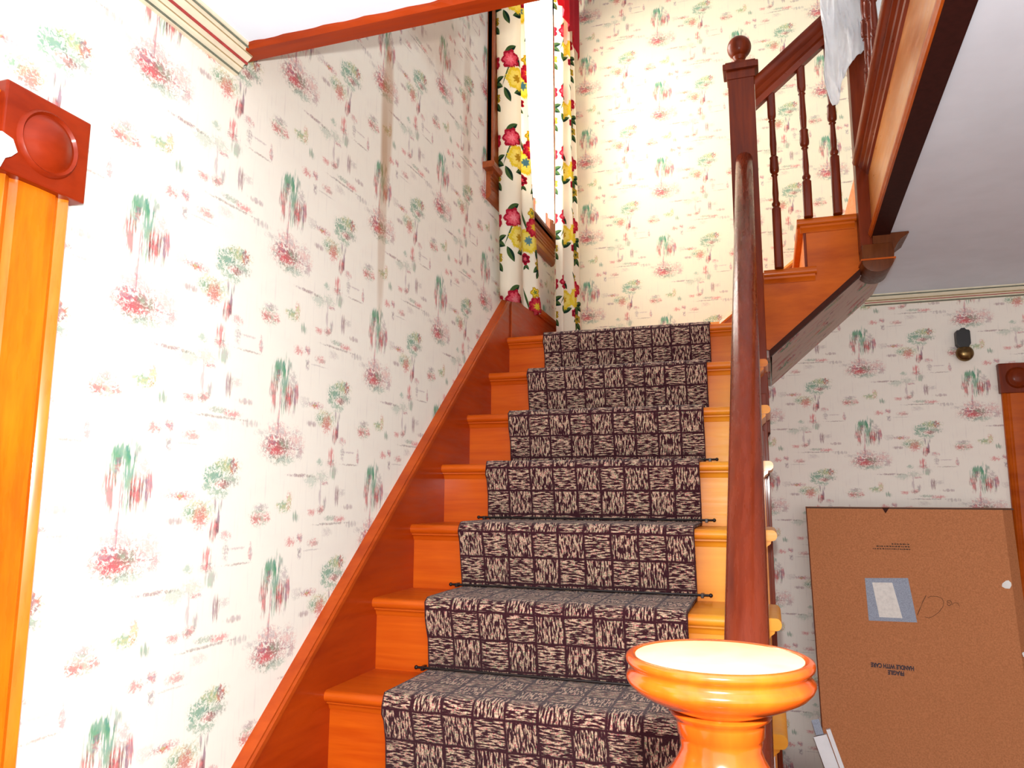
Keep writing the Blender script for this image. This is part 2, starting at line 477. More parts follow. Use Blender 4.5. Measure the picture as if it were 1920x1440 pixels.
def leaf_group():
    g = bpy.data.node_groups.new('printed_leaf', 'ShaderNodeTree')
    I = g.interface
    for nm, ty in (('P', 'NodeSocketVector'), ('C', 'NodeSocketVector'), ('Rot', 'NodeSocketVector'), ('L', 'NodeSocketFloat'), ('Wd', 'NodeSocketFloat'),
                   ('A', 'NodeSocketColor'), ('B', 'NodeSocketColor'), ('Base', 'NodeSocketColor')):
        I.new_socket(nm, in_out='INPUT', socket_type=ty)
    I.new_socket('Color', in_out='OUTPUT', socket_type='NodeSocketColor')
    T = NT(g)
    gi = T.n('NodeGroupInput').outputs
    go = T.n('NodeGroupOutput')
    q = T.vec('SUBTRACT', gi['P'], gi['C'])
    a = T.vec('DOT_PRODUCT', q, gi['Rot'])
    cx, cy, _ = T.xyz(gi['Rot'])
    qx, qy, _ = T.xyz(q)
    bb = T.math('SUBTRACT', T.math('MULTIPLY', qy, cx), T.math('MULTIPLY', qx, cy))
    ta = T.math('DIVIDE', a, gi['L'])
    hw = T.math('MULTIPLY', T.math('SUBTRACT', 1.0, T.math('MULTIPLY', ta, ta)), gi['Wd'])
    f = T.math('SUBTRACT', hw, T.math('ABSOLUTE', bb))
    mk = T.maprange(f, 0.0, 0.0008)
    vein = T.maprange(T.math('ABSOLUTE', bb), 0.0014, 0.0006)
    side = T.math('GREATER_THAN', bb, 0.0)
    c = T.mix(T.math('MULTIPLY', side, 0.6), gi['A'], gi['B'])
    c = T.mix(T.math('MULTIPLY', vein, 0.8), c, gi['B'])
    T.put(go.inputs[0], T.mix(mk, gi['Base'], c))
    return g
LEAF = leaf_group()

def chintz():
    m, T, b = new_mat('floral_chintz', 0.8, 0.15)
    uv = T.coord('UV')
    x, y, _ = T.xyz(uv)
    PU, PV = 0.24, 0.344
    u = T.math('FLOORED_MODULO', x, PU)
    v = T.math('FLOORED_MODULO', y, PV)
    P = T.comb(u, v)
    col = lin((240, 232, 214))
    RED, DR = lin((176, 24, 50)), lin((120, 10, 34))
    PINK, YEL, DY = lin((226, 96, 112)), lin((228, 204, 60)), lin((190, 150, 30))
    GRN, DG, BLU = lin((90, 118, 60)), lin((26, 56, 40)), lin((96, 140, 150))
    def bloom(c, r, k, lobe, e, md, h):
        nonlocal col
        for i in (-1, 0, 1):
            for j in (-1, 0, 1):
                cx, cy = c[0] + i * PU, c[1] + j * PV
                if cx + r < 0 or cx - r > PU or cy + r < 0 or cy - r > PV:
                    continue
                nd = T.n('ShaderNodeGroup', node_tree=BLOOM)
                T.put(nd.inputs['P'], P)
                nd.inputs['C'].default_value = (cx, cy, 0)
                nd.inputs['R'].default_value = r * 1.22
                nd.inputs['K'].default_value = k
                nd.inputs['Lobe'].default_value = lobe
                nd.inputs['Edge'].default_value = e; nd.inputs['Mid'].default_value = md; nd.inputs['Heart'].default_value = h
                T.put(nd.inputs['Base'], col)
                col = nd.outputs[0]
    def leaf(c, ang, L, Wd, a=None, bcol=None):
        nonlocal col
        for i in (-1, 0, 1):
            for j in (-1, 0, 1):
                cx, cy = c[0] + i * PU, c[1] + j * PV
                if cx + L < 0 or cx - L > PU or cy + L < 0 or cy - L > PV:
                    continue
                nd = T.n('ShaderNodeGroup', node_tree=LEAF)
                T.put(nd.inputs['P'], P)
                nd.inputs['C'].default_value = (cx, cy, 0)
                nd.inputs['Rot'].default_value = (cos(ang), sin(ang), 0)
                nd.inputs['L'].default_value = L * 1.2; nd.inputs['Wd'].default_value = Wd * 1.15
                nd.inputs['A'].default_value = a or DG; nd.inputs['B'].default_value = bcol or GRN
                T.put(nd.inputs['Base'], col)
                col = nd.outputs[0]
    # stems
    leaf((0.022, 0.27), 1.9, 0.05, 0.005, GRN, DG)
    leaf((0.085, 0.12), 2.3, 0.045, 0.003, DG, DG)
    leaf((0.15, 0.20), 1.2, 0.06, 0.003, DG, GRN)
    # leaves
    for c, a, L, wd in (((0.098, 0.150), -0.5, 0.030, 0.013), ((0.085, 0.128), -1.5, 0.030, 0.013), ((0.105, 0.170), 0.3, 0.026, 0.011),
                        ((0.078, 0.066), 0.8, 0.024, 0.010), ((0.100, 0.050), -1.0, 0.024, 0.011), ((0.082, 0.042), -2.0, 0.020, 0.009),
                        ((0.028, 0.072), -0.9, 0.014, 0.006), ((0.018, 0.070), -2.1, 0.013, 0.005),
                        ((0.165, 0.30), 0.6, 0.028, 0.012), ((0.195, 0.26), 2.2, 0.03, 0.012), ((0.15, 0.10), 2.0, 0.03, 0.012), ((0.21, 0.12), 0.4, 0.028, 0.012)):
        leaf(c, a, L, wd)
    # blooms: yellow peony, red daisy-rose, small rose, yellow buds
    bloom((0.040, 0.185), 0.046, 7, 0.06, YEL, lin((236, 220, 110)), BLU)
    bloom((0.072, 0.245), 0.036, 8, 0.08, RED, lin((206, 60, 70)), YEL)
    bloom((0.020, 0.105), 0.020, 6, 0.12, RED, DR, PINK)
    bloom((0.064, 0.305), 0.018, 5, 0.16, DY, YEL, GRN)
    bloom((0.092, 0.088), 0.018, 5, 0.16, DY, lin((170, 160, 60)), DG)
    bloom((0.165, 0.255), 0.034, 7, 0.10, RED, PINK, lin((236, 140, 150)))
    bloom((0.195, 0.175), 0.042, 7, 0.06, YEL, lin((238, 222, 120)), DY)
    T.put(b.inputs['Base Color'], col)
    tr = T.n('ShaderNodeBsdfTranslucent')
    T.put(tr.inputs[0], col)
    mx = T.n('ShaderNodeMixShader'); mx.inputs[0].default_value = 0.38
    T.t.links.new(b.outputs[0], mx.inputs[1]); T.t.links.new(tr.outputs[0], mx.inputs[2])
    T.t.links.new(mx.outputs[0], T.t.nodes['Material Output'].inputs[0])
    return m
M['chintz'] = chintz()

def thin(name, rgb, transl, transp, rough=0.4):
    m, T, b = new_mat(name, rough, 0.5)
    n = T.noise(T.coord(), 18, 3)
    c = lin(rgb)
    T.put(b.inputs['Base Color'], T.ramp(n, [(0.3, tuple(v * 0.9 for v in c[:3]) + (1,)), (0.6, c)]))
    tr = T.n('ShaderNodeBsdfTranslucent'); tr.inputs[0].default_value = c
    tp = T.n('ShaderNodeBsdfTransparent')
    m1 = T.n('ShaderNodeMixShader'); m1.inputs[0].default_value = transl
    m2 = T.n('ShaderNodeMixShader'); m2.inputs[0].default_value = transp
    L = T.t.links.new
    L(b.outputs[0], m1.inputs[1]); L(tr.outputs[0], m1.inputs[2])
    L(m1.outputs[0], m2.inputs[1]); L(tp.outputs[0], m2.inputs[2])
    L(m2.outputs[0], T.t.nodes['Material Output'].inputs[0])
    return m
M['plastic'] = thin('clear_plastic', (250, 251, 253), 0.4, 0.14, 0.22)
M['sheer'] = thin('sheer_curtain', (248, 248, 244), 0.6, 0.35, 0.9)
M['red_cloth'] = thin('red_valance_cloth', (190, 20, 44), 0.4, 0.0, 0.8)

def glass():
    m, T, b = new_mat('window_glass', 0.02, 0.5)
    b.inputs['Transmission Weight'].default_value = 1.0
    tp = T.n('ShaderNodeBsdfTransparent')
    gl = T.n('ShaderNodeBsdfGlossy'); gl.inputs['Roughness'].default_value = 0.02
    mx = T.n('ShaderNodeMixShader'); mx.inputs[0].default_value = 0.06
    L = T.t.links.new
    L(tp.outputs[0], mx.inputs[1]); L(gl.outputs[0], mx.inputs[2]); L(mx.outputs[0], T.t.nodes['Material Output'].inputs[0])
    return m
M['glass'] = glass()

# ---------------------------------------------------------------- mesh helpers
def origin_of(p):
    v = Vector((0, 0, 0))
    while p is not None:
        v += p.location
        p = p.parent
    return v

class MB:
    """collects shapes given in world coordinates; build() links them as ONE object"""
    def __init__(self):
        self.bm = bmesh.new()
        self.uv = None
    def box(self, x0, x1, y0, y1, z0, z1, bev=0.0):
        b = self.bm
        v = [b.verts.new(p) for p in ((x0, y0, z0), (x1, y0, z0), (x1, y1, z0), (x0, y1, z0), (x0, y0, z1), (x1, y0, z1), (x1, y1, z1), (x0, y1, z1))]
        fs = [b.faces.new([v[i] for i in f]) for f in ((3, 2, 1, 0), (4, 5, 6, 7), (0, 1, 5, 4), (1, 2, 6, 5), (2, 3, 7, 6), (3, 0, 4, 7))]
        if bev:
            es = list({e for f in fs for e in f.edges})
            bmesh.ops.bevel(b, geom=es, offset=bev, segments=2, affect='EDGES', profile=0.6)
        return self
    def prism(self, pts, axis, a0, a1, bev=0.0):
        """pts 2-D polygon; axis it is extruded along: x -> (y,z), y -> (x,z), z -> (x,y)"""
        b = self.bm
        def P(p, a):
            return {'x': (a, p[0], p[1]), 'y': (p[0], a, p[1]), 'z': (p[0], p[1], a)}[axis]
        A = [b.verts.new(P(p, a0)) for p in pts]
        B = [b.verts.new(P(p, a1)) for p in pts]
        n = len(pts)
        fs = [b.faces.new(A), b.faces.new(B[::-1])]
        for i in range(n):
            fs.append(b.faces.new((A[i], B[i], B[(i + 1) % n], A[(i + 1) % n])))
        if bev:
            es = list({e for f in fs[:2] for e in f.edges})
            bmesh.ops.bevel(b, geom=es, offset=bev, segments=2, affect='EDGES', profile=0.6)
        return self
    def loft(self, rings, caps=True):
        b = self.bm
        R = [[b.verts.new(p) for p in r] for r in rings]
        n = len(R[0])
        for r0, r1 in zip(R, R[1:]):
            for i in range(n):
                b.faces.new((r0[i], r0[(i + 1) % n], r1[(i + 1) % n], r1[i]))
        if caps:
            b.faces.new(R[0][::-1]); b.faces.new(R[-1])
        return self
    def lathe(self, c, prof, seg=32, z0=0.0):
        """prof list of (r, z) bottom to top around the vertical through c"""
        rings = []
        for r, z in prof:
            rings.append([(c[0] + r * cos(2 * pi * i / seg), c[1] + r * sin(2 * pi * i / seg), z0 + z) for i in range(seg)])
        return self.loft(rings)
    def sphere(self, c, r, seg=32, rings=16, squash=1.0):
        pr = [(max(1e-4, r * sin(pi * i / rings)), -r * squash * cos(pi * i / rings)) for i in range(rings + 1)]
        return self.lathe(c, pr, seg, c[2])
    def tube(self, pts, r, seg=8):
        pts = [Vector(p) for p in pts]
        rings = []
        for i, p in enumerate(pts):
            t = (pts[min(i + 1, len(pts) - 1)] - pts[max(i - 1, 0)]).normalized()
            a = Vector((0, 0, 1)) if abs(t.z) < 0.9 else Vector((1, 0, 0))
            u = t.cross(a).normalized(); w = t.cross(u)
            rr = r[i] if isinstance(r, (list, tuple)) else r
            rings.append([tuple(p + u * rr * cos(2 * pi * k / seg) + w * rr * sin(2 * pi * k / seg)) for k in range(seg)])
        return self.loft(rings)
    def grid(self, rows, uvs=None):
        b = self.bm
        R = [[b.verts.new(p) for p in r] for r in rows]
        if uvs and self.uv is None:
            self.uv = b.loops.layers.uv.new('UVMap')
        for j in range(len(R) - 1):
            for i in range(len(R[0]) - 1):
                f = b.faces.new((R[j][i], R[j][i + 1], R[j + 1][i + 1], R[j + 1][i]))
                if uvs:
                    for lp, (jj, ii) in zip(f.loops, ((j, i), (j, i + 1), (j + 1, i + 1), (j + 1, i))):
                        lp[self.uv].uv = uvs[jj][ii]
        return self
    def xform(self, mat, start=0):
        self.bm.verts.ensure_lookup_table()
        bmesh.ops.transform(self.bm, matrix=mat, verts=self.bm.verts[start:])
        return self
    def build(self, name, mat, parent=None, smooth=False, angle=40, solid=0.0, recalc=True, base=None):
        if recalc:
            bmesh.ops.recalc_face_normals(self.bm, faces=self.bm.faces)
        me = bpy.data.meshes.new(name)
        off = origin_of(parent) if parent else (Vector(base) if base else Vector((0, 0, 0)))
        bmesh.ops.translate(self.bm, verts=self.bm.verts, vec=-off)
        self.bm.to_mesh(me); self.bm.free()
        me.materials.append(M[mat] if isinstance(mat, str) else mat)
        o = bpy.data.objects.new(name, me)
        COL.objects.link(o)
        if parent:
            o.parent = parent
        elif base:
            o.location = base
        if smooth:
            for p in me.polygons:
                p.use_smooth = True
            me.set_sharp_from_angle(angle=math.radians(angle))
        if solid:
            md = o.modifiers.new('thickness', 'SOLIDIFY'); md.thickness = solid; md.offset = 0
        return o

def thing(name, label, cat, loc=(0, 0, 0), group=None):
    o = bpy.data.objects.new(name, None)
    COL.objects.link(o)
    o.location = loc
    o.empty_display_size = 0.05
    tag(o, label, cat, group)
    return o
def tag(o, label=None, cat=None, group=None, kind=None):
    if label: o['label'] = label
    if cat: o['category'] = cat
    if group: o['group'] = group
    if kind: o['kind'] = kind
    return o
def struct(o, label=None, cat=None):
    o['kind'] = 'structure'
    if label: o['label'] = label
    if cat: o['category'] = cat
    return o

# ---------------------------------------------------------------- the setting
RUN, RISE, WID = 0.2236, 0.19, 1.051
FL = -1.14                    # hall floor
CZ = 1.41                     # hall ceiling
UF = 1.71                     # upper floor
YB = 2.18                     # back wall
YL = 1.34                     # landing nosing
LZ = 6 * RISE                 # landing height
WX = -0.018                   # left wall surface
WY0, WY1, WZ0, WZ1 = 1.22, 2.00, 1.82, 3.12    # window opening
TOP = 4.15

struct(MB().box(-0.3, 3.7, -4.0, 2.4, FL - 0.1, FL).build('floor', 'floor'), 'brown board floor of the hall', 'floor')
w = MB()
w.box(WX - 0.2, WX, -4.0, WY0, FL, TOP).box(WX - 0.2, WX, WY1, YB + 0.2, FL, TOP)
w.box(WX - 0.2, WX, WY0, WY1, FL, WZ0).box(WX - 0.2, WX, WY0, WY1, WZ1, TOP)
struct(w.build('wall_left', 'paper_left'), 'left stair wall papered with pale willows and bouquets', 'wall')
struct(MB().prism([(WX, LZ - 0.02), (1.066, LZ - 0.02), (1.066, 1.04), (1.50, 1.43), (1.50, TOP), (WX, TOP)], 'y', YB, YB + 0.15).build('wall_back', 'paper_back'), 'papered wall behind the landing and upper flight', 'wall')
struct(MB().prism([(WX, FL), (3.7, FL), (3.7, CZ), (1.50, CZ), (1.50, 1.43), (1.066, 1.04), (1.066, LZ - 0.02), (WX, LZ - 0.02)], 'y', YB, YB + 0.15).build('wall_far', 'paper_far'),
       'papered far wall of the hall behind the cardboard box', 'wall')
struct(MB().box(1.50, 3.7, YB, YB + 0.15, CZ, TOP).build('wall_upper', 'paper_back'), 'upper wall beyond the balustrade', 'wall')
struct(MB().box(3.7, 3.8, -4.0, 2.4, FL, TOP).build('wall_right', 'paper_far'), 'right wall of the hall', 'wall')
# ceilings of the hall: in front of the stairwell and to its right (floor slab above)
struct(MB().box(WX, 3.7, -4.0, -0.445, CZ, UF).box(1.45, 3.7, -0.445, YB, CZ, UF).build('ceiling', 'ceiling'), 'white ceiling of the hall', 'ceiling')
struct(MB().box(WX - 0.2, 3.8, -1.6, 2.4, TOP, TOP + 0.1).build('ceiling_upper', 'ceiling'), 'ceiling over the stairwell', 'ceiling')

# crown mouldings: cream with a red and fine grey-green lines
def crown(name, along, a0, a1, wall, sgn, parts, label, k=1.0):
    """profile offsets (out from the wall, down from the ceiling)"""
    def pr(pts):
        return [(wall + sgn * o * k, CZ - d) for o, d in pts]
    root = bpy.data.objects.new(name, None); COL.objects.link(root)
    struct(root, label, 'moulding')
    mb = MB().prism(pr([(0, 0), (0.056, 0), (0.056, 0.006), (0.046, 0.010), (0.040, 0.018), (0.030, 0.026), (0.022, 0.030), (0.016, 0.040), (0.010, 0.044), (0.008, 0.050), (0, 0.050)]), along, a0, a1)
    mb.build('moulding_body', 'cream_trim', root)
    for (o, d, r, mt, nm) in parts:
        p = [(wall + sgn * (o * k + r * cos(t)), CZ - d + r * sin(t)) for t in [2 * pi * k / 8 for k in range(8)]]
        MB().prism(p, along, a0, a1).build(nm, mt, root)
    return root
crown('trim_1', 'y', -4.0, -0.42, WX, 1, [(0.030, 0.0275, 0.0030, 'red_trim', 'red_line'), (0.010, 0.047, 0.0022, 'green_trim', 'grey_line'), (0.052, 0.009, 0.0022, 'green_trim', 'grey_line'),
      (0.043, 0.0145, 0.0012, 'tan_trim', 'fine_line'), (0.019, 0.036, 0.0012, 'tan_trim', 'fine_line')], 'cream and red ceiling moulding on the left wall')
crown('trim_2', 'x', 1.50, 3.7, YB, -1, [(0.030, 0.0275, 0.0028, 'tan_trim', 'tan_line'), (0.010, 0.047, 0.0030, 'green_trim', 'grey_line'), (0.052, 0.009, 0.0030, 'green_trim', 'grey_line'),
      (0.019, 0.036, 0.002, 'red_trim', 'fine_line')], 'cream ceiling moulding on the far wall', 0.55)

# beam along the front edge of the stairwell
def rough_strip():
    mb = MB()
    n = 60
    rings = []
    for i in range(n + 1):
        x = WX + (1.40 - WX) * i / n
        j = 0.0025 * sin(i * 1.7) + random.uniform(-0.002, 0.002)
        rings.append([(x, -0.449 + j * 0.6, CZ + 0.004 + j * 0.3), (x, -0.449 + j * 0.4, 1.404), (x, -0.443, 1.397), (x, -0.404, 1.397), (x, -0.398, 1.402), (x, -0.398, UF), (x, -0.43, UF)])
    mb.loft(rings)
    return mb
struct(rough_strip().build('trim_3', 'beam'), 'red-brown wooden board edging the ceiling opening', 'beam')

# door frame on the left wall
def casing(mb, face, s0, s1, z0, z1, axis):
    """fluted casing board: raised round bands; face plane pos & outward sign"""
    f, sg = face
    w_ = s1 - s0
    prof = [(0, 0), (0, .014), (.03, .020), (.06, .023), (.12, .019), (.16, .015), (.20, .017), (.24, .021), (.50, .022), (.76, .021), (.80, .017), (.84, .015), (.88, .019), (.94, .023), (.97, .020), (1, .014), (1, 0)]
    pts = []
    for t, h in prof:
        s = s0 + w_ * t
        d = f + sg * h
        pts.append((d, s) if axis == 'y' else (s, d))
    mb.prism(pts, 'z', z0, z1)
def rosette(mb, c, face, r, axis):
    f, sg = face
    prof = [(1e-4, .016), (.35, .015), (.62, .011), (.80, .004), (.86, .003), (.94, .007), (1.0, .004), (1.04, 0.0)]
    rings = []
    for pr_, h in prof:
        ring = []
        for k in range(40):
            a = 2 * pi * k / 40
            d = f + sg * h
            q = (c[0] + r * pr_ * cos(a), c[1] + r * pr_ * sin(a))
            ring.append((d, q[0], q[1]) if axis == 'y' else (q[0], d, q[1]))
        rings.append(ring)
    mb.loft(rings, caps=False)
def bead(mb, pts, r):
    mb.tube(pts, r, 6)

d1 = struct(bpy.data.objects.new('door_1', None), 'orange wooden door frame with corner blocks on the left wall', 'door frame'); COL.objects.link(d1)
cs = MB(); casing(cs, (WX, 1), -0.922, -0.802, FL, 0.930, 'y')
cs.build('casing', 'casing', d1, smooth=True, angle=30)
cs = MB(); casing(cs, (WX, 1), -1.955, -1.835, FL, 0.930, 'y'); cs.build('casing', 'casing', d1, smooth=True, angle=30)
hd = MB()
prof = [(0, 0), (.014, 0), (.020, .03), (.023, .06), (.019, .12), (.015, .16), (.021, .24), (.022, .5), (.021, .76), (.015, .84), (.023, .94), (.014, 1), (0, 1)]
hd.prism([(WX + h, 0.937 + .115 * t) for h, t in prof], 'y', -1.83, -0.93)
hd.build('head_casing', 'casing', d1, smooth=True, angle=30)
for yc in (-0.862, -1.895):
    bk = MB().box(WX, WX + 0.034, yc - 0.0725, yc + 0.0725, 0.925, 1.062, 0.003)
    ob = bk.build('corner_block', 'block', d1)
    rb = MB(); rosette(rb, (yc, 0.993), (WX + 0.034, 1), 0.050, 'y')
    rb.build('rosette', 'block', ob, smooth=True, angle=50)
MB().box(WX, WX + 0.008, -1.835, -0.922, FL, 0.937).build('door_panel', 'skirt', d1)

# door frame at the right of the far wall
d2 = struct(bpy.data.objects.new('door_2', None), 'dark wooden door frame with corner block on the far wall', 'door frame'); COL.objects.link(d2)
FY = YB
cs = MB(); casing(cs, (FY, -1), 2.026, 2.150, FL, 0.925, 'x'); cs.build('casing', 'stringer', d2, smooth=True, angle=30)
cs = MB(); casing(cs, (FY, -1), 2.95, 3.074, FL, 0.925, 'x'); cs.build('casing', 'stringer', d2, smooth=True, angle=30)
for xc in (2.088, 3.012):
    ob = MB().box(xc - 0.071, xc + 0.071, FY - 0.034, FY, 0.922, 1.054, 0.003).build('corner_block', 'newel', d2)
    rb = MB(); rosette(rb, (xc, 0.988), (FY - 0.034, -1), 0.046, 'x'); rb.build('rosette', 'newel', ob, smooth=True, angle=50)
MB().box(2.16, 2.94, FY - 0.02, FY, 0.93, 1.045).build('head_casing', 'stringer', d2)
MB().box(2.15, 2.95, FY - 0.008, FY, FL, 0.93).build('door_panel', 'brown', d2)

# ---------------------------------------------------------------- window on the landing
w1 = struct(bpy.data.objects.new('window_1', None), 'bright sash window above the landing in brown wooden casing', 'window'); COL.objects.link(w1)
def board_y(mb, y0, y1, z0, z1, t=0.024):
    mb.box(WX, WX + t, y0, y1, z0, z1, 0.003)
c = MB(); board_y(c, 1.115, 1.215, WZ0, WZ1 + 0.10); c.box(WX, WX + 0.032, 1.115, 1.132, WZ0, WZ1 + 0.10, 0.004)
c.build('casing', 'window_wood', w1)
c = MB(); board_y(c, 2.005, 2.105, WZ0, WZ1 + 0.10); c.build('casing', 'window_wood', w1)
c = MB(); board_y(c, 1.115, 2.105, WZ1, WZ1 + 0.11); c.build('head_casing', 'window_wood', w1)
c = MB()   # stool with rounded nose
c.prism([(WX - 0.12, WZ0 - 0.026), (WX + 0.042, WZ0 - 0.026), (WX + 0.050, WZ0 - 0.020), (WX + 0.052, WZ0 - 0.012), (WX + 0.050, WZ0 - 0.005), (WX + 0.042, WZ0), (WX - 0.12, WZ0)], 'y', WY0, WY1)
c.prism([(WX, WZ0 - 0.026), (WX + 0.042, WZ0 - 0.026), (WX + 0.050, WZ0 - 0.020), (WX + 0.052, WZ0 - 0.012), (WX + 0.050, WZ0 - 0.005), (WX + 0.042, WZ0), (WX, WZ0)], 'y', 1.075, 2.14)
c.build('window_sill', 'window_wood', w1)
c = MB()   # apron with fluting
pr = [(WX, WZ0 - 0.026), (WX + 0.030, WZ0 - 0.026), (WX + 0.030, WZ0 - 0.04), (WX + 0.022, WZ0 - 0.045)]
for k in range(3):
    z = WZ0 - 0.055 - k * 0.018
    pr += [(WX + 0.022, z), (WX + 0.017, z - 0.005), (WX + 0.022, z - 0.010)]
pr += [(WX + 0.022, WZ0 - 0.125), (WX + 0.014, WZ0 - 0.140), (WX, WZ0 - 0.144)]
c.prism(pr, 'y', 1.115, 2.105); c.build('apron', 'window_wood', w1)
fx = WX - 0.09
mid = (WZ0 + WZ1) / 2
for nm, z0, z1, xo in (('lower_sash', WZ0, mid + 0.02, 0.0), ('upper_sash', mid - 0.02, WZ1, -0.04)):
    s_ = MB()
    x0, x1 = fx + xo, fx + xo + 0.035
    s_.box(x0, x1, WY0, WY0 + 0.045, z0, z1).box(x0, x1, WY1 - 0.045, WY1, z0, z1).box(x0, x1, WY0 + 0.045, WY1 - 0.045, z0, z0 + 0.05).box(x0, x1, WY0 + 0.045, WY1 - 0.045, z1 - 0.04, z1)
    so = s_.build(nm, 'window_wood', w1)
    MB().box(x0 + 0.015, x0 + 0.019, WY0 + 0.045, WY1 - 0.045, z0 + 0.05, z1 - 0.04).build('pane', 'glass', so)

# curtains
def smooth_path(pts, n=8):
    out = []
    P = [Vector((p[0], p[1])) for p in pts]
    P = [P[0]] + P + [P[-1]]
    for i in range(1, len(P) - 2):
        for k in range(n):
            t = k / n
            a, b_, c_, d_ = P[i - 1], P[i], P[i + 1], P[i + 2]
            q = 0.5 * ((2 * b_) + (-a + c_) * t + (2 * a - 5 * b_ + 4 * c_ - d_) * t * t + (-a + 3 * b_ - 3 * c_ + d_) * t ** 3)
            out.append(q)
    out.append(P[-1])
    return out
def curtain(parent, name, mat, top, bot, z1, z0, uoff=0.0, voff=0.0, rows=30, sway=0.0, hem=None, thick=0.0015):
    A = smooth_path(top); B = smooth_path(bot)
    R, U = [], []
    for j in range(rows + 1):
        t = j / rows
        tt = t ** 1.25
        pts = [A[i].lerp(B[i], tt) for i in range(len(A))]
        L = [0.0]
        for a, b_ in zip(pts, pts[1:]):
            L.append(L[-1] + (b_ - a).length)
        row, uvr = [], []
        for i, p in enumerate(pts):
            zb = z0 + (hem(i / (len(pts) - 1)) if hem else 0.0)
            z = z1 + (zb - z1) * t
            row.append((p.x + sway * sin(t * 5 + i * 0.3), p.y + sway * sin(t * 4 + i * 0.21), z))
            uvr.append((L[i] + uoff, z + voff))
        R.append(row); U.append(uvr)
    return MB().grid(R, U).build(name, mat, parent, smooth=True, angle=70, solid=thick)

cl = thing('curtain', 'long floral chintz curtain hanging at the left side of the landing window', 'curtain', (0.06, 1.25, 1.25), 'floral curtains')
curtain(cl, 'curtain_panel', 'chintz',
        [(0.024, 1.21), (0.009, 1.165), (0.012, 1.125), (0.058, 1.112), (0.095, 1.125), (0.108, 1.165), (0.088, 1.20), (0.078, 1.215), (0.090, 1.225), (0.072, 1.235), (0.05, 1.24)],
        [(0.020, 1.29), (0.008, 1.25), (0.012, 1.215), (0.048, 1.205), (0.078, 1.235), (0.088, 1.27), (0.085, 1.305), (0.105, 1.32), (0.140, 1.335), (0.140, 1.375), (0.10, 1.41)],
        3.15, 1.262, uoff=0.015, voff=0.017, sway=0.002, hem=lambda t: 0.022 - 0.05 * t + 0.008 * sin(t * 14))
cr_ = thing('curtain', 'long floral chintz curtain at the right side of the window, against the back wall', 'curtain', (0.1, 2.05, 1.25), 'floral curtains')
curtain(cr_, 'curtain_panel', 'chintz',
        [(0.06, 1.90), (0.105, 1.93), (0.075, 1.965), (0.12, 1.99), (0.085, 2.03), (0.118, 2.065), (0.105, 2.11), (0.04, 2.13)],
        [(0.065, 1.91), (0.10, 1.90), (0.085, 1.95), (0.145, 1.97), (0.125, 2.01), (0.155, 2.06), (0.138, 2.11), (0.06, 2.14)],
        3.15, 1.235, uoff=0.10, voff=0.10, sway=0.002)
sh = curtain(None, 'sheer_curtain', 'sheer', [(0.03, 1.22 + 0.05 * k + 0.0) if k % 2 else (0.045, 1.22 + 0.05 * k) for k in range(16)],
        [(0.035, 1.22 + 0.05 * k) if k % 2 else (0.05, 1.22 + 0.05 * k) for k in range(16)], 3.15, 1.86, thick=0.0)
tag(sh, 'sheer white curtain glowing between the two floral curtains', 'curtain')
va = MB()
rowsv, n = [], 44
for j in range(9):
    t = j / 8
    row = []
    for i in range(n + 1):
        s = i / n
        drop = 0.22 + 0.06 * abs(sin(s * pi * 2.0)) + (0.13 * max(0, s - 0.86) / 0.14) + (0.13 * max(0, 0.10 - s) / 0.10 if s < 0.1 else 0)
        x = 0.135 + 0.012 * sin(s * 60)
        y = 1.12 + 1.02 * s
        row.append((x, y, 3.20 - drop * t + 0.008 * sin(s * 90) * t))
    rowsv.append(row)
va.grid(rowsv)
vo = va.build('valance', 'red_cloth', None, smooth=True, angle=70, solid=0.002, base=None)
tag(vo, 'red ruffled valance across the top of the landing window', 'valance')
rodt = MB().tube([(0.07, 1.10, 3.17), (0.07, 2.15, 3.17)], 0.009, 10).box(WX, 0.075, 1.10, 1.112, 3.16, 3.18).box(WX, 0.075, 2.138, 2.15, 3.16, 3.18)
tag(rodt.build('curtain_rod', 'white_paint'), 'white curtain rod above the landing window', 'curtain rod')

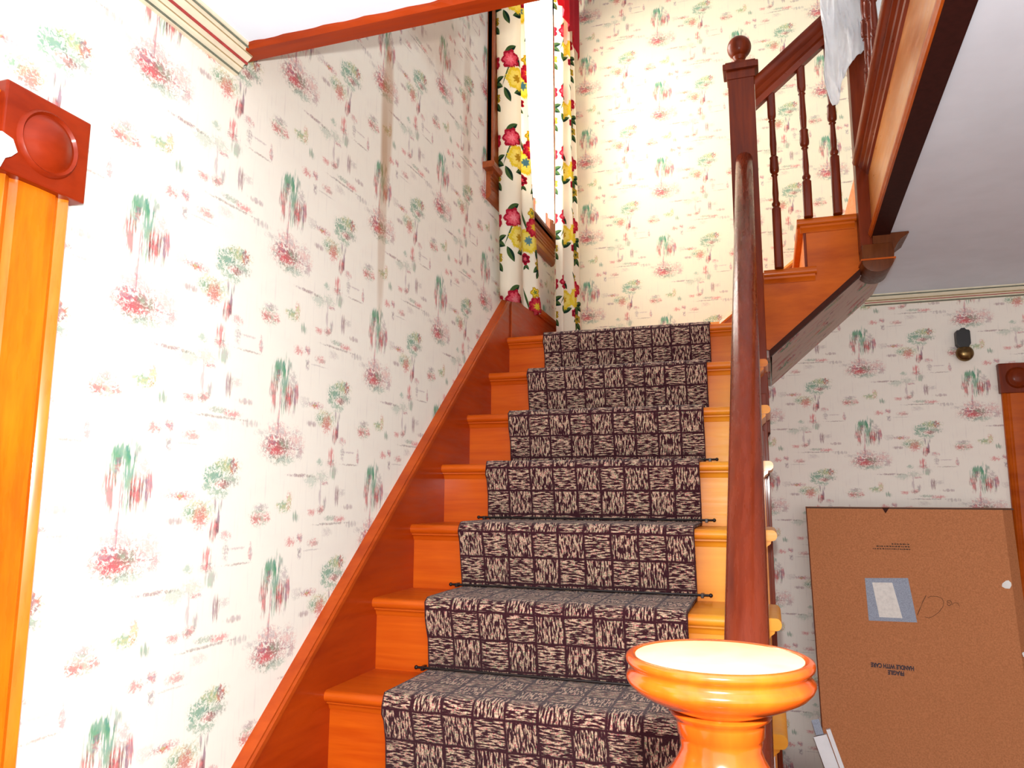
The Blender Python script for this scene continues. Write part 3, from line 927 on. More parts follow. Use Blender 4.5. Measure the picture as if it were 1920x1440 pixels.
# ---------------------------------------------------------------- lower flight
st = thing('staircase', 'orange varnished wooden staircase rising straight to the landing', 'staircase', (0.5, -1.1, FL))
def tread_profile(y0, z, depth, nose=0.014, th=0.028):
    pts = [(y0 + depth, z), (y0 + depth, z - th), (y0 + nose, z - th)]
    for k in range(1, 8):
        a = -pi / 2 - pi * k / 8
        pts.append((y0 + nose + nose * cos(a), z - th / 2 + (th / 2) * sin(a)))
    pts.append((y0 + nose, z))
    return pts
def cove(y, z, s=0.016):
    pts = [(y, z), (y - s, z), (y - s, z - 0.004)]
    for k in range(1, 6):
        a = pi / 2 * k / 6
        pts.append((y - s + s * sin(a) * 0.75, z - 0.004 - s * (1 - cos(a))))
    pts.append((y - 0.002, z - s - 0.004)); pts.append((y, z - s - 0.004))
    return pts
K0 = -5
SX = 1.020            # face of the outer string
for k in range(K0, 6):
    y, z = k * RUN, k * RISE
    last = k == 5
    MB().prism(tread_profile(y, z, RUN + 0.03), 'x', 0.0, SX).build('tread', 'tread', st, smooth=True, angle=35)
    # return nosing along the open end of the tread
    rn = MB().prism([(SX, z), (WID - 0.012, z)] + [(WID - 0.012 + 0.012 * sin(a), z - 0.014 + 0.014 * cos(a)) for a in [pi * q / 6 for q in range(1, 6)]] + [(WID - 0.012, z - 0.028), (SX, z - 0.028)], 'y', y + 0.002, y + RUN + 0.022)
    rn.prism([(SX, z - 0.028), (SX + 0.016, z - 0.028), (SX + 0.014, z - 0.036), (SX + 0.006, z - 0.042), (SX + 0.003, z - 0.048), (SX, z - 0.048)], 'y', y + 0.014, y + RUN + 0.012)
    rn.build('return_nosing', 'tread', st, smooth=True, angle=35)
    MB().prism(cove(y + 0.030, z - 0.028), 'x', 0.0, SX).build('cove_moulding', 'tread', st, smooth=True, angle=40)
for k in range(K0, 7):
    y, z = k * RUN, k * RISE
    zb = z - RISE if k > K0 else FL
    MB().box(0.0, SX - 0.006, y + 0.030, y + 0.045, zb, z - 0.028).build('riser', 'riser', st)
# skirt board on the left wall, following the stairs, with a moulded cap
c0 = 0.170
def skl(y): return 0.85 * y + c0
yk = 1.385
sb = MB().prism([(-1.30, FL), (-1.30, skl(-1.30)), (yk, skl(yk)), (yk, 0.7), (-0.78, FL)], 'x', WX, 0.0)
sb.build('skirt_board', 'skirt', st)
cap = MB()
capp = [(0.0, -0.034), (0.006, -0.034), (0.006, -0.028), (0.012, -0.022), (0.012, -0.008), (0.008, -0.002), (0.008, 0.004), (WX, 0.010), (WX, -0.034)]
cap.loft([[(x, -1.30, skl(-1.30) + dz) for x, dz in capp], [(x, yk, skl(yk) + dz) for x, dz in capp]])
cap.build('skirt_cap', 'skirt_cap', st)
# open outer string and the panelled side below it
pts = []
for k in range(K0, 7):
    y, z = k * RUN + 0.030, k * RISE
    pts += [(y, (z - RISE) if k > K0 else FL), (y, z - 0.028)]
pts = [(pts[0][0], FL)] + pts[1:]
pts += [(1.42, LZ - 0.028), (1.42, 0.86), (-0.85, -1.02), (-0.95, FL)]
MB().prism(pts, 'x', SX - 0.006, SX).build('outer_string', 'stringer', st)
sd = MB().prism([(-1.07, FL), (-1.07, -0.985), (1.30, 0.90), (YB - 0.004, 0.99), (YB - 0.004, FL)], 'x', 0.96, 1.004)
sd.build('side_panelling', 'stringer', st)
bt = 0
for yy, wd, h, mt in ((-0.60, 0.05, 0.012, 'newel'), (-0.25, 0.05, 0.012, 'stringer'), (0.10, 0.05, 0.012, 'newel'), (0.42, 0.045, 0.012, 'white_paint'), (0.62, 0.035, 0.016, 'white_paint'),
                      (0.85, 0.04, 0.02, 'fascia'), (1.05, 0.05, 0.026, 'newel'), (1.24, 0.07, 0.036, 'newel')):
    zt = -0.985 + (yy + 1.07) * (0.90 + 0.985) / 2.37 - 0.01
    MB().box(1.004, 1.004 + h, yy, yy + wd, FL, zt, 0.002).build('panel_batten', mt, st)

# landing
ld = thing('stair_landing', 'wooden stair landing under the window behind the top carpeted step', 'landing', (0.5, 1.8, 1.0))
MB().prism(tread_profile(YL, LZ, YB - YL - 0.001), 'x', 0.0, WID + 0.002).build('landing_floor', 'tread', ld, smooth=True, angle=35)
MB().prism(cove(YL + 0.030, LZ - 0.028), 'x', 0.0, SX).build('cove_moulding', 'tread', ld, smooth=True, angle=40)
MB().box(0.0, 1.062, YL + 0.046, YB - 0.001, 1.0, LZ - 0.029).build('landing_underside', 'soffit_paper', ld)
sb = MB().box(WX, 0.0, yk + 0.001, YB - 0.001, 1.0, 1.345)
sb.build('skirt_board', 'skirt', ld)
cap = MB(); cap.loft([[(x, yk, 1.375 + dz) for x, dz in capp], [(x, YB - 0.001, 1.375 + dz) for x, dz in capp]])
cap.build('skirt_cap', 'skirt_cap', ld)
MB().box(WX + 0.02, 0.006, yk - 0.004, yk + 0.006, LZ, 1.345).build('joint_bead', 'skirt_cap', ld)

# ---------------------------------------------------------------- upper flight (rises to the right)
uf = thing('upper_stair_flight', 'short upper stair flight turning right from the landing to the upper floor', 'stairs', (1.2, 1.75, 1.1))
UX = [1.005, 1.205, 1.405]      # riser faces
for i in range(2):
    x0, z = UX[i] - 0.026, LZ + (i + 1) * RISE
    x1 = UX[i + 1] + 0.005
    pts = [(p[0], p[1]) for p in tread_profile(x0, z, x1 - x0)]
    MB().prism(pts, 'y', YL + 0.012, YB - 0.001).build('tread', 'tread', uf, smooth=True, angle=35)
    # moulded return nosing on the open side
    xr1 = UX[i + 1] + (0.036 if i == 0 else -0.016)
    rn = MB().prism([(YL + 0.011, z)] + [(YL - 0.020 - 0.010 * sin(a), z - 0.014 + 0.014 * cos(a)) for a in [pi * q / 6 for q in range(0, 7)]] + [(YL + 0.011, z - 0.028)], 'x', x0 + 0.001 if i else 1.052, xr1)
    rn.prism([(YL, z - 0.028), (YL - 0.020, z - 0.028), (YL - 0.019, z - 0.036), (YL - 0.010, z - 0.044), (YL - 0.006, z - 0.052), (YL, z - 0.052)], 'x', x0 + 0.012 if i else 1.052, xr1 - 0.006)
    rn.build('return_nosing', 'stringer', uf, smooth=True, angle=35)
for i in range(3):
    z1 = LZ + (i + 1) * RISE - 0.028 if i < 2 else UF
    MB().box(UX[i], UX[i] + 0.015, YL + 0.014, YB - 0.001, LZ + i * RISE, z1).build('riser', 'riser', uf)
MB().box(UX[1] - 0.004, UX[1] + 0.006, YL - 0.006, YL + 0.012, LZ + RISE, LZ + 2 * RISE - 0.052, 0.002).build('corner_bead', 'newel', uf)
sg = MB().prism([(1.02, LZ - 0.11), (1.02, LZ + RISE - 0.028), (UX[1], LZ + RISE - 0.028), (UX[1], LZ + 2 * RISE - 0.028), (1.392, LZ + 2 * RISE - 0.028), (1.392, 1.310), (1.062, 1.020)], 'y', YL - 0.002, YL + 0.012)
sg.build('outer_string', 'stringer', uf)
lo = MB().loft([[(1.058, YL - 0.008, 0.992), (1.058, YL + 0.022, 0.992), (1.058, YL + 0.022, 1.018), (1.058, YL - 0.008, 1.018)],
                [(1.392, YL - 0.008, 1.284), (1.392, YL + 0.022, 1.284), (1.392, YL + 0.022, 1.308), (1.392, YL - 0.008, 1.308)]])
lo.build('lower_bead', 'brown', uf)
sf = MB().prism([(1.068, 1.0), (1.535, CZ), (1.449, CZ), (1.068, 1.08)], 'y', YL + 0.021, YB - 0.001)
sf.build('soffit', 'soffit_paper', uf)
# skirt board on the back wall
bs = MB().prism([(WX + 0.02, LZ), (WX + 0.02, 1.325), (0.835, 1.325), (1.49, 1.325 + 0.655 * 0.80), (1.49, LZ + 0.3), (1.2, LZ)], 'y', YB - 0.018, YB)
bs.build('skirt_board', 'stringer', uf)
c2 = MB()
cq = [(-0.022, -0.020), (-0.028, -0.010), (-0.022, 0.004), (0, 0.010), (0, -0.02)]
c2.loft([[(WX + 0.02, YB + dy, 1.325 + dz) for dy, dz in cq], [(0.835, YB + dy, 1.325 + dz) for dy, dz in cq], [(1.49, YB + dy, 1.325 + 0.524 + dz) for dy, dz in cq]])
c2.build('skirt_cap', 'fascia', uf)

# ---------------------------------------------------------------- edge of the upper floor along the stairwell
def fas(t):      # the old boards are not quite square to the wall: x shift along y
    return 1.398 + (t + 0.16) * (1.432 - 1.398) / 1.44
def skew_prism(mb, pts, y0=-0.44, y1=1.262):
    mb.loft([[(fas(y0) + p[0], y0, p[1]) for p in pts], [(fas(y1) + p[0], y1, p[1]) for p in pts]])
fe = thing('floor_edge_fascia', 'orange fascia board edging the upper floor beside the stairwell', 'fascia board', (1.42, 0.4, 1.40))
mb = MB(); skew_prism(mb, [(0.0, 1.425), (0.03, 1.425), (0.03, UF - 0.04), (0.0, UF - 0.04)]); mb.build('fascia_board', 'fascia', fe)
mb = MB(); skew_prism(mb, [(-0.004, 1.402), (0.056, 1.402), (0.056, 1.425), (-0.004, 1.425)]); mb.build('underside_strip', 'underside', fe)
mb = MB(); skew_prism(mb, [(-0.010, 1.402)] + [(-0.004 - 0.010 * sin(a), 1.418 - 0.014 * cos(a)) for a in [pi * q / 6 for q in range(1, 6)]] + [(-0.004, 1.436), (-0.004, 1.402)]); mb.build('lower_bead', 'stringer', fe, smooth=True, angle=50)
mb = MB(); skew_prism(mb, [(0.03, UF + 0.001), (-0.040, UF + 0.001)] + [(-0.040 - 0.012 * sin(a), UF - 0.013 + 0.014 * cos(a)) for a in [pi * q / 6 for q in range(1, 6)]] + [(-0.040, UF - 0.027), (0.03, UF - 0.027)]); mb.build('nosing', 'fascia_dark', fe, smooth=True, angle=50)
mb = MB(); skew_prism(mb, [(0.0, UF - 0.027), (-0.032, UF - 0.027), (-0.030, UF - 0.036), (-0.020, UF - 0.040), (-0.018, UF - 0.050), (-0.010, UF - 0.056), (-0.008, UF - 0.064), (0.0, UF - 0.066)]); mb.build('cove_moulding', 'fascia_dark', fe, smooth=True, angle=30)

# ---------------------------------------------------------------- newel posts
def newel_cap(mb, x0, x1, y0, y1, z):
    mb.box(x0 - 0.004, x1 + 0.004, y0 - 0.004, y1 + 0.004, z - 0.045, z - 0.010, 0.002)
    mb.box(x0 - 0.018, x1 + 0.018, y0 - 0.018, y1 + 0.018, z - 0.010, z + 0.016, 0.004)
    mb.box(x0 - 0.008, x1 + 0.008, y0 - 0.008, y1 + 0.008, z + 0.016, z + 0.026, 0.003)
np_ = thing('newel_post', 'tall square newel post topped by a round ball at the landing corner', 'newel post', (1.0, 1.32, 0.62), 'newel posts')
mb = MB().box(0.949, 1.049, 1.272, 1.332, 0.70, 2.13, 0.003)
mb.build('post', 'newel', np_)
mb = MB().loft([[(0.949, 1.272, 0.70), (1.049, 1.272, 0.70), (1.049, 1.332, 0.70), (0.949, 1.332, 0.70)], [(0.985, 1.295, 0.645), (1.013, 1.295, 0.645), (1.013, 1.31, 0.645), (0.985, 1.31, 0.645)]])
mb.build('pendant_tip', 'brown', np_)
mb = MB(); newel_cap(mb, 0.949, 1.049, 1.272, 1.332, 2.155); mb.build('post_cap', 'newel', np_)
mb = MB().lathe((0.997, 1.302), [(0.036, 2.178), (0.036, 2.186), (0.024, 2.196), (0.020, 2.204), (0.026, 2.214), (0.026, 2.218)], 32)
mb.sphere((0.997, 1.302, 2.258), 0.047)
mb.build('ball_finial', 'newel', np_, smooth=True, angle=50)

n2 = thing('newel_post', 'square newel post with curved drop below the ceiling at the top of the stairs', 'newel post', (1.44, 1.31, 1.27), 'newel posts')
MB().box(1.390, 1.490, 1.263, 1.333, 1.36, 2.34, 0.003).build('post', 'newel', n2)
mb = MB()
pts = [(1.392, 1.372), (1.392, 1.318)]
for q in range(0, 13):
    a = pi + pi * q / 12
    pts.append((1.442 + 0.052 * cos(a), 1.310 + 0.042 * sin(a)))
pts += [(1.498, 1.345), (1.492, 1.372)]
mb.prism(pts, 'y', 1.245, 1.42, 0.002)
mb.build('drop', 'drop', n2, smooth=True, angle=35)
MB().prism([(1.386, 1.318), (1.500, 1.318), (1.500, 1.312), (1.386, 1.312)], 'y', 1.241, 1.424).build('drop_bead', 'stringer', n2)
mb = MB().prism([(1.492, 1.372), (1.494, 1.345), (1.500, 1.350), (1.508, 1.366), (1.520, 1.382), (1.548, 1.402), (1.548, 1.408), (1.43, 1.408), (1.43, 1.372)], 'y', 1.245, 1.42)
mb.build('ceiling_bracket', 'drop', n2)
mb = MB(); newel_cap(mb, 1.390, 1.490, 1.263, 1.333, 2.365); mb.build('post_cap', 'newel', n2)

# turned newel at the foot of the stairs
NX, NY = 0.998, -1.087
n3 = thing('newel_post', 'turned orange newel at the foot of the stairs with a wide mushroom cap', 'newel post', (NX, NY, FL))
mb = MB().box(NX - 0.05, NX + 0.05, NY - 0.05, NY + 0.05, FL, 0.02, 0.004)
mb.box(NX - 0.06, NX + 0.06, NY - 0.06, NY + 0.06, FL, FL + 0.16, 0.004)
mb.build('post', 'newel', n3)
prof = [(0.052, 0.02), (0.056, 0.03), (0.052, 0.04), (0.040, 0.05), (0.038, 0.09), (0.044, 0.14), (0.051, 0.20), (0.053, 0.212), (0.050, 0.222), (0.0425, 0.238), (0.041, 0.241), (0.0405, 0.245),
        (0.034, 0.252), (0.0295, 0.262), (0.0275, 0.270), (0.0285, 0.276), (0.0285, 0.279), (0.0300, 0.281), (0.0305, 0.291), (0.031, 0.294), (0.0345, 0.2965), (0.0355, 0.299), (0.0335, 0.3015)]
def sq_(p): return [(r, z if z < 0.2 else 0.351 - (0.3462 - z) * 0.80) for r, z in p]
mb = MB().lathe((NX, NY), [p for p in sq_(prof)], 56)
mb.build('turned_shaft', 'knob_newel', n3, smooth=True, angle=60)
prof = [(0.033, 0.3015), (0.036, 0.3035), (0.044, 0.3075), (0.053, 0.3125), (0.060, 0.3175), (0.0640, 0.3225), (0.0655, 0.3265), (0.0650, 0.3295), (0.0632, 0.3320), (0.0622, 0.3350),
        (0.0635, 0.3385), (0.0652, 0.3405), (0.0656, 0.3435), (0.0648, 0.3462), (0.0625, 0.3475), (0.0595, 0.3470), (0.0585, 0.3458)]
mb = MB().lathe((NX, NY), sq_(prof), 64)
mb.build('mushroom_cap', 'knob_newel', n3, smooth=True, angle=60)
mb = MB().lathe((NX, NY), sq_([(0.001, 0.3450), (0.0585, 0.3456), (0.0586, 0.3464), (0.045, 0.3474), (0.001, 0.3482)]), 64)
mb.build('cap_top', 'cap_top', n3, smooth=True, angle=60)

# ---------------------------------------------------------------- handrails
def rail_section(w_, h):
    """rounded handrail section, (side, up)"""
    pts = []
    for k in range(0, 13):
        a = pi * k / 12
        pts.append((w_ / 2 * cos(a), h * 0.18 + h * 0.32 * sin(a) * 1.0))
    pts += [(-w_ / 2 * 0.98, h * 0.02), (-w_ / 2 * 0.72, -h * 0.14), (-w_ / 2 * 0.66, -h * 0.5), (w_ / 2 * 0.66, -h * 0.5), (w_ / 2 * 0.72, -h * 0.14), (w_ / 2 * 0.98, h * 0.02)]
    return pts
RX = 0.998
def rz(y): return 1.755 - 0.85 * (1.272 - y)
sec = rail_section(0.062, 0.068)
hr = thing('handrail', 'long dark rounded handrail running down the lower flight between the newels', 'handrail', (RX, 0.1, 0.7), 'stair handrails')
up_ = Vector((0, -0.6476, 0.7619))
rings = []
for y in (NY + 0.05, -0.5, 0.1, 0.7, 1.271):
    c_ = Vector((RX, y, rz(y)))
    ring = []
    for s, h in sec:
        p = c_ + Vector((s, 0, 0)) + Vector((0, 0, h / 0.7619))
        ring.append(tuple(p))
    rings.append(ring)
MB().loft(rings).build('rail', 'rail', hr, smooth=True, angle=35)

ur = thing('handrail', 'moulded dark handrail slanting up from the ball-topped newel to the upper floor', 'handrail', (1.2, 1.302, 2.1), 'stair handrails')
US = 0.83
def uz(x): return 2.052 + US * (x - 1.05)
sec2 = [(-0.016, -0.066), (-0.016, -0.036), (-0.024, -0.028), (-0.020, -0.018), (-0.018, 0.0), (-0.028, 0.010), (-0.032, 0.026), (-0.030, 0.044), (-0.020, 0.060), (0.0, 0.066),
        (0.020, 0.060), (0.030, 0.044), (0.032, 0.026), (0.028, 0.010), (0.018, 0.0), (0.020, -0.018), (0.024, -0.028), (0.016, -0.036), (0.016, -0.066)]
rings = [[(x, 1.302 + s, uz(x) + h) for s, h in sec2] for x in (1.050, 1.2, 1.389)]
MB().loft(rings).build('rail', 'upper_rail', ur, smooth=True, angle=35)

hr3 = thing('handrail', 'level handrail of the upper hall above the fascia board', 'handrail', (1.44, 0.4, 2.5), 'stair handrails')
rings = [[(fas(y) + 0.012 + s, y, 2.52 + h) for s, h in sec2] for y in (-0.44, 0.4, 1.262)]
MB().loft(rings).build('rail', 'upper_rail', hr3, smooth=True, angle=35)

# ---------------------------------------------------------------- balusters
def sq(h0, h1, r, n=24, rnd=0.35):
    """rings of a rounded square section"""
    out = []
    for z in (h0, h1):
        ring = []
        for i in range(n):
            a = 2 * pi * i / n + pi / n
            d = max(abs(cos(a)), abs(sin(a)))
            rr = r * (1 / d) * (1 - rnd * 0.5 * (1 / d - 1))
            ring.append((rr * cos(a), rr * sin(a), z))
        out.append(ring)
    return out
def baluster_mesh(L, shift=0.0, scale=1.0):
    """turned baluster of length L, its foot at the origin"""
    n = 24
    def ring(r, z): return [(r * cos(2 * pi * i / n + pi / n), r * sin(2 * pi * i / n + pi / n), z) for i in range(n)]
    k = scale
    base = L - 0.47 * k
    R = sq(0, base - 0.004, 0.0165)
    for r, z in ((0.0150, 0.0), (0.0120, 0.006), (0.0155, 0.014), (0.0155, 0.020), (0.0115, 0.026), (0.0105, 0.034), (0.0120, 0.060), (0.0095, 0.115), (0.0090, 0.128),
                 (0.0135, 0.134), (0.0100, 0.140), (0.0165, 0.148), (0.0175, 0.160), (0.0160, 0.185), (0.0150, 0.200), (0.0165, 0.206), (0.0105, 0.214), (0.0110, 0.222),
                 (0.0130, 0.260), (0.0110, 0.320), (0.0105, 0.352), (0.0140, 0.358), (0.0105, 0.364), (0.0150, 0.374)):
        R.append(ring(r, base + z * k))
    R += sq(base + 0.380 * k, L, 0.0155)
    b = MB(); b.loft(R)
    return b
def clone(o, loc, label):
    c_ = o.copy(); COL.objects.link(c_); c_.location = loc; c_['label'] = label
    return c_
def first(mb, name, loc, label, group):
    o = mb.build(name, 'baluster', None, smooth=True, angle=40)
    o.location = loc
    return tag(o, label, 'baluster', group)

# three on the short upper flight
bA = [(1.108, LZ + RISE), (1.222, LZ + 2 * RISE), (1.325, LZ + 2 * RISE)]
lab = ['turned baluster nearest the ball-topped newel, on the lower step of the upper flight',
       'middle turned baluster of the three on the upper flight',
       'turned baluster below the plastic bag tip, third on the upper flight']
for (x, z), l in zip(bA, lab):
    first(baluster_mesh(uz(x) - 0.062 - z, 0, 1.0), 'baluster', (x, 1.345 - 0.040, z), l, 'balusters on the upper flight')
# lower flight: two to a tread, one long one short
def lowlen(k, dy): return rz(k * RUN + dy) - 0.046 - k * RISE
pair = {}
steps = ['bottom', 'second', 'third', 'fourth', 'fifth', 'sixth', 'seventh', 'eighth', 'ninth', 'tenth', 'eleventh']
for k in range(K0 + 1, 6):
    for j, dy in enumerate((0.055, 0.165)):
        loc = (RX, k * RUN + dy, k * RISE)
        l = 'turned baluster on the %s tread under the long handrail, %s one of its pair' % (steps[k - K0], ('front', 'rear')[j])
        if k == 5 and j == 1:
            continue
        if j not in pair:
            pair[j] = first(baluster_mesh(lowlen(k, dy)), 'baluster', loc, l, 'balusters of the lower flight')
        else:
            clone(pair[j], loc, l)
# along the upper hall
p0 = None
for i in range(14):
    y = 1.165 - i * 0.115
    loc = (fas(y) + 0.014, y, UF + 0.001)
    if i == 0: l = 'upper hall baluster right beside the corner newel, above the fascia'
    if i == 1: l = 'upper hall baluster second from the corner newel, above the fascia'
    if i == 2: l = 'upper hall baluster third from the corner newel, near the picture top'
    if i > 2:
        continue
    if p0 is None:
        p0 = first(baluster_mesh(2.52 - 0.064 - UF), 'baluster', loc, l, 'balusters of the upper hall')
    else:
        clone(p0, loc, l)

# ---------------------------------------------------------------- carpet runner
CX0, CX1 = 0.162, 0.8415
TH = 0.009
path = []     # (y, z) of the carpet's lower surface with outward direction for thickness
def add(y, z): path.append((y, z))
add(-3.2 * RUN, -4 * RISE + 0.001)
for k in range(-3, 7):
    y, z = k * RUN, k * RISE
    # up the riser, round the cove and nosing, then back along the tread
    zb = z - RISE
    add(y + 0.029, zb + 0.0015)
    add(y + 0.0285, zb + 0.02)
    add(y + 0.020, zb + 0.09)
    add(y + 0.006, z - 0.050)
    add(y - 0.001, z - 0.034)
    add(y - 0.0035, z - 0.018)
    add(y - 0.001, z - 0.006)
    add(y + 0.006, z + 0.001)
    add(y + 0.020, z + 0.0015)
    if k < 6:
        add(y + RUN * 0.6, z + 0.0015)
add(YL + 0.55, LZ + 0.0015)
# offset surface
outp = []
for i, (y, z) in enumerate(path):
    a = path[max(i - 1, 0)]; b_ = path[min(i + 1, len(path) - 1)]
    t = Vector((b_[0] - a[0], b_[1] - a[1])).normalized()
    nrm = Vector((-t.y, t.x))
    outp.append((y + nrm.x * TH, z + nrm.y * TH))
L = [0.0]
for a, b_ in zip(outp, outp[1:]):
    L.append(L[-1] + math.hypot(b_[0] - a[0], b_[1] - a[1]))
nx = 36
rows, uvs = [], []
for i, (o_, p_) in enumerate(zip(outp, path)):
    row, uvr = [], []
    row.append((CX0, p_[0], p_[1])); uvr.append((-0.009, L[i]))
    for q in range(nx + 1):
        x = CX0 + (CX1 - CX0) * q / nx
        wv = 0.0012 * sin(q * 1.3 + i) if 0 < q < nx else 0
        ed = 0.004 * (1 if q in (0, nx) else 0)
        row.append((x + (0.0015 * sin(i * 2.1) if q in (0, nx) else 0), o_[0] + wv * 0.5, o_[1] + wv * 0.3 - ed * 0))
        uvr.append(((x - CX0), L[i]))
    row.append((CX1, p_[0], p_[1])); uvr.append((CX1 - CX0 + 0.009, L[i]))
    rows.append(row); uvs.append(uvr)
cp = MB().grid(rows, uvs).build('stair_carpet', 'carpet', None, smooth=True, angle=50, base=None)
md = cp.modifiers.new('thickness', 'SOLIDIFY'); md.thickness = 0.002; md.offset = -1
tag(cp, 'dark basket-weave carpet runner down the middle of the stairs', 'carpet runner')
# stair rods
rl = ['lowest', 'second lowest', 'third lowest', 'fourth lowest', 'fifth lowest', 'sixth lowest', 'topmost']
r0 = None
for i, k in enumerate(range(-1, 6)):
    y, z = (k + 1) * RUN + 0.010, k * RISE + 0.017
    l = 'thin dark stair rod holding the carpet, %s of those in view' % rl[i]
    if r0 is None:
        r0 = thing('stair_rod', l, 'stair rod', (0.5, y, z), 'stair rods')
        MB().tube([(0.134, y, z), (0.876, y, z)], 0.0033, 8).sphere((0.132, y, z), 0.0055, 10, 6).sphere((0.878, y, z), 0.0055, 10, 6).build('rod', 'rod', r0, smooth=True)
        MB().box(0.146, 0.154, y - 0.004, y + 0.020, z - 0.007, z + 0.004, 0.001).build('bracket', 'rod', r0)
        MB().box(0.852, 0.860, y - 0.004, y + 0.020, z - 0.007, z + 0.004, 0.001).build('bracket', 'rod', r0)
    else:
        c_ = r0.copy(); COL.objects.link(c_); c_.location = (0.5, y, z); c_['label'] = l
        for ch in list(r0.children):
            d_ = ch.copy(); COL.objects.link(d_); d_.parent = c_

# ---------------------------------------------------------------- large cardboard box
bx = thing('cardboard_box', 'very large flat brown cardboard box leaning against the far wall', 'cardboard box', (1.6, 1.95, FL))
TL = Vector((1.190, 2.010, 0.424)); BL = Vector((1.214, 1.880, FL))
upb = (TL - BL); hb = upb.length; upb.normalize()
foot = [(0, 0), (0.760, 0), (0.806, 0.050), (0.806, 0.115), (0, 0.115)]
mb = MB()
mb.loft([[(BL.x + a, BL.y + b_, BL.z) for a, b_ in foot], [(TL.x + a * 1.0, TL.y + b_, TL.z) for a, b_ in foot]])
mb.build('carton', 'cardboard', bx)
nb = Vector((1, 0, 0)).cross(upb).normalized()     # towards the camera
if nb.y > 0: nb = -nb
def bpnt(px, pz, out=0.0):
    """point on the box front: px metres from the left edge, at height z = pz"""
    t = (pz - BL.z) / (TL.z - BL.z)
    p = BL.lerp(TL, t) + Vector((px, 0, 0)) + nb * out
    return p
def patch(mb, pts, t=0.0012, o=0.0):
    A = [bpnt(a, b_, o) for a, b_ in pts]; B = [bpnt(a, b_, o + t) for a, b_ in pts]
    mb.loft([A, B])
mb = MB(); patch(mb, [(0.213, 0.124), (0.380, 0.130), (0.398, -0.048), (0.214, -0.050)], 0.001, 0.0003)
lbo = mb.build('shipping_label', 'label_blue', bx); lbo['label'] = 'grey-blue shipping label'
mb = MB(); patch(mb, [(0.240, 0.107), (0.318, 0.109), (0.344, -0.034), (0.256, -0.034)], 0.0008, 0.0014)
mb.build('label_sheet', 'label_white', lbo)
# creases and top seam
mb = MB(); patch(mb, [(0.0, 0.4235), (0.80, 0.4235), (0.80, 0.4175), (0.0, 0.4175)], 0.0006, 0.0002); mb.build('edge_tape', 'pencil', bx)
mb = MB(); patch(mb, [(0.305, 0.4235), (0.335, 0.4235), (0.318, 0.398)], 0.0008, 0.0006); mb.build('torn_notch', 'brown', bx)
mb = MB()
def jag(cx, cz, r):
    return [(cx + r * random.uniform(0.6, 1.1) * cos(a), cz + r * random.uniform(0.7, 1.2) * sin(a)) for a in [2 * pi * k / 11 for k in range(11)]]
patch(mb, jag(0.742, 0.115, 0.019), 0.002, 0.0006)
o_ = mb.build('torn_tape', 'tape_white', bx)
mb = MB(); patch(mb, jag(0.772, -0.150, 0.010), 0.002, 0.0006); mb.build('torn_tape', 'tape_white', bx)
# printed words, upside down on the box
def words(txt, cx, cz, size, name, mat, rot=pi, sx=1.0):
    cu = bpy.data.curves.new(name, 'FONT'); cu.body = txt; cu.size = size; cu.align_x = 'CENTER'; cu.align_y = 'CENTER'; cu.extrude = 0.0004; cu.offset = size * 0.05
    t_ = bpy.data.objects.new(name, cu); COL.objects.link(t_)
    dg = bpy.context.evaluated_depsgraph_get()
    me = bpy.data.meshes.new_from_object(t_.evaluated_get(dg))
    bpy.data.objects.remove(t_)
    p = bpnt(cx, cz, 0.001)
    X = Vector((1, 0, 0)); Y = upb
    mt = Matrix((X, Y, nb)).transposed().to_4x4(); mt.translation = p - origin_of(bx)
    me.transform(mt @ Matrix.Rotation(rot, 4, 'Z') @ Matrix.Diagonal((sx, 1, 1, 1)))
    me.materials.clear(); me.materials.append(M[mat])
    o = bpy.data.objects.new(name, me); COL.objects.link(o); o.parent = bx
    return o
words('HANDLE WITH CARE', 0.288 + 0.0, -0.228, 0.0235, 'printed_text', 'ink', rot=pi - 0.03, sx=0.72)
words('FRAGILE', 0.300, -0.252, 0.0235, 'printed_text', 'ink', rot=pi - 0.03, sx=0.70)
mb = MB()
for r_, (x0, x1) in enumerate(((0.255, 0.398), (0.270, 0.398), (0.330, 0.398))):
    x = x0
    while x < x1:
        w_ = random.uniform(0.003, 0.009)
        z_ = 0.246 + r_ * 0.0105
        patch(mb, [(x, z_), (x + w_, z_), (x + w_, z_ + random.uniform(0.003, 0.0055)), (x, z_ + 0.005)], 0.0004, 0.0003)
        x += w_ + random.uniform(0.0015, 0.004)
mb.build('faded_print', 'pencil', bx)
# handwriting
def hand(pts, r=0.0011):
    mbh.tube([bpnt(a, b_, 0.001) for a, b_ in pts], r, 5)
def zx(X, Y):   # from the close-up of the label to metres on the box face
    return (0.213 + (X - 125) * 0.000407, 0.126 - (Y - 210) * 0.000395)
mbh = MB()
hand([zx(688, 370), zx(650, 440), zx(620, 505), zx(588, 575)])
hand([zx(700, 395), zx(730, 378), zx(790, 378), zx(828, 395), zx(842, 430), zx(830, 480), zx(790, 535), zx(740, 575), zx(690, 600), zx(655, 590)], 0.0008)
hand([zx(870, 430), zx(880, 415), zx(900, 415), zx(915, 432), zx(905, 455), zx(885, 468), zx(872, 455), zx(875, 435), zx(900, 440)], 0.0010)
hand([zx(915, 460), zx(925, 440), zx(950, 432), zx(972, 440), zx(975, 460), zx(980, 470)], 0.0007)
mbh.build('handwriting', 'pencil', bx)

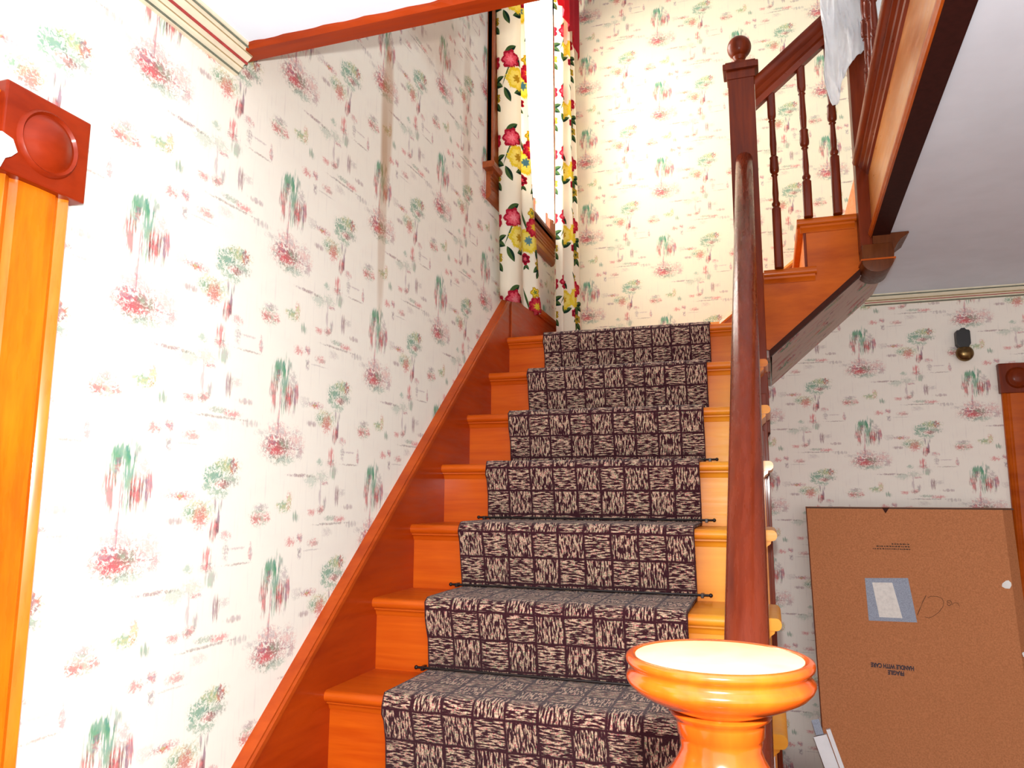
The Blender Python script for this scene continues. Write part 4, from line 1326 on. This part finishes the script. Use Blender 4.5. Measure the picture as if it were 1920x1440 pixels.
# ---------------------------------------------------------------- small things on and near the far wall
db = thing('doorbell', 'old black doorbell with a round brass bell on the far wall', 'doorbell', (1.89, YB, 1.14))
mb = MB().prism([(1.862, 1.205), (1.866, 1.212), (1.880, 1.212), (1.884, 1.222), (1.898, 1.222), (1.902, 1.212), (1.914, 1.212), (1.918, 1.205), (1.918, 1.150), (1.908, 1.134), (1.872, 1.134), (1.862, 1.150)], 'y', YB - 0.045, YB - 0.0005, 0.002)
mb.build('mounting_box', 'black', db)
mb = MB()
rings = []
for k in range(9):
    a = pi / 2 * k / 8
    r_ = 0.036 * cos(a) + 0.0005; d_ = 0.026 * sin(a)
    rings.append([(1.893 + r_ * cos(2 * pi * i / 32), YB - 0.028 - d_, 1.108 + r_ * sin(2 * pi * i / 32)) for i in range(32)])
mb.loft(rings); mb.build('bell_dome', 'brass_dark', db, smooth=True, angle=60)
MB().tube([(1.893, YB - 0.0005, 1.108), (1.893, YB - 0.030, 1.108)], 0.008, 12).build('bell_post', 'black', db, smooth=True)

# white slatted thing leaning at the foot of the box
wb = thing('white_blind', 'white metal blind rails leaning beside the bottom of the cardboard box', 'window blind', (1.36, 1.72, FL))
def rail_bar(name, a, b_, w_, t, mat):
    a = Vector(a); b_ = Vector(b_)
    d = (b_ - a).normalized(); side = Vector((0, 1, 0)).cross(d).normalized(); nn = d.cross(side)
    R = []
    for p in (a, b_):
        R.append([tuple(p + side * sx_ * w_ / 2 + nn * sy_ * t / 2) for sx_, sy_ in ((-1, -1), (1, -1), (1, 1), (-1, 1))])
    return MB().loft(R).build(name, mat, wb)
rail_bar('wide_rail', (1.187, 1.80, -0.485), (1.395, 1.70, FL + 0.02), 0.052, 0.03, 'white_paint')
rail_bar('narrow_rail', (1.218, 1.79, -0.455), (1.432, 1.70, FL + 0.005), 0.016, 0.03, 'white_paint')
rail_bar('end_bracket', (1.172, 1.815, -0.430), (1.187, 1.80, -0.483), 0.030, 0.025, 'label_blue')

# plastic bag over the upper newel and rail
bg = MB()
def bag_bottom(s):
    keys = [(0, 2.02), (0.05, 1.90), (0.14, 1.905), (0.25, 1.99), (0.37, 2.05), (0.5, 2.085), (0.62, 2.118), (0.78, 2.145), (0.90, 2.10), (1.0, 2.14)]
    for (a, za), (b_, zb) in zip(keys, keys[1:]):
        if s <= b_:
            t = (s - a) / (b_ - a); t = t * t * (3 - 2 * t)
            return za + (zb - za) * t
    return keys[-1][1]
ns, nv = 56, 60
fr = []
from mathutils import noise as mn
for j in range(nv + 1):
    t = j / nv
    row = []
    for i in range(ns + 1):
        s = i / ns
        ztop = 2.56
        z = ztop + (bag_bottom(s) - ztop) * t
        x = 1.303 + 0.232 * s + 0.004 * sin(z * 21)
        wr = mn.noise(Vector((s * 5, z * 3.5, 0.3))) * 0.034 + abs(mn.noise(Vector((s * 11 + z * 5, z * 4, 2.3)))) * 0.030 + abs(mn.noise(Vector((s * 20 - z * 9, z * 7, 5.1)))) * 0.018
        y = 1.198 + wr * (0.5 + 0.7 * t) + 0.03 * (1 - t) - 0.012 * sin(s * pi)
        row.append((x, y, z))
    fr.append(row)
bgo = bg.grid(fr).build('plastic_bag', 'plastic', None, smooth=True, angle=80, solid=0.0006)
# back half folded over
bgo2 = None
tag(bgo, 'crumpled clear white plastic bag hanging over the newel at the top of the stairs', 'plastic bag')

# torn white plastic at the left door frame
tp = MB()
pl = [(-0.965, 1.0), (-0.945, 0.985), (-0.925, 0.992), (-0.905, 0.988), (-0.895, 0.972), (-0.905, 0.962), (-0.915, 0.956), (-0.922, 0.940), (-0.935, 0.928), (-0.945, 0.905), (-0.975, 0.90), (-1.0, 0.95)]
pl = [(-0.965 + (y + 0.965) * 0.85 - 0.018, z - 0.022) for y, z in pl]
tp.prism(pl, 'x', WX + 0.052, WX + 0.054)
tag(tp.build('paper_scrap', 'tape_white'), 'torn white scrap hanging over the corner of the left door frame', 'paper scrap')
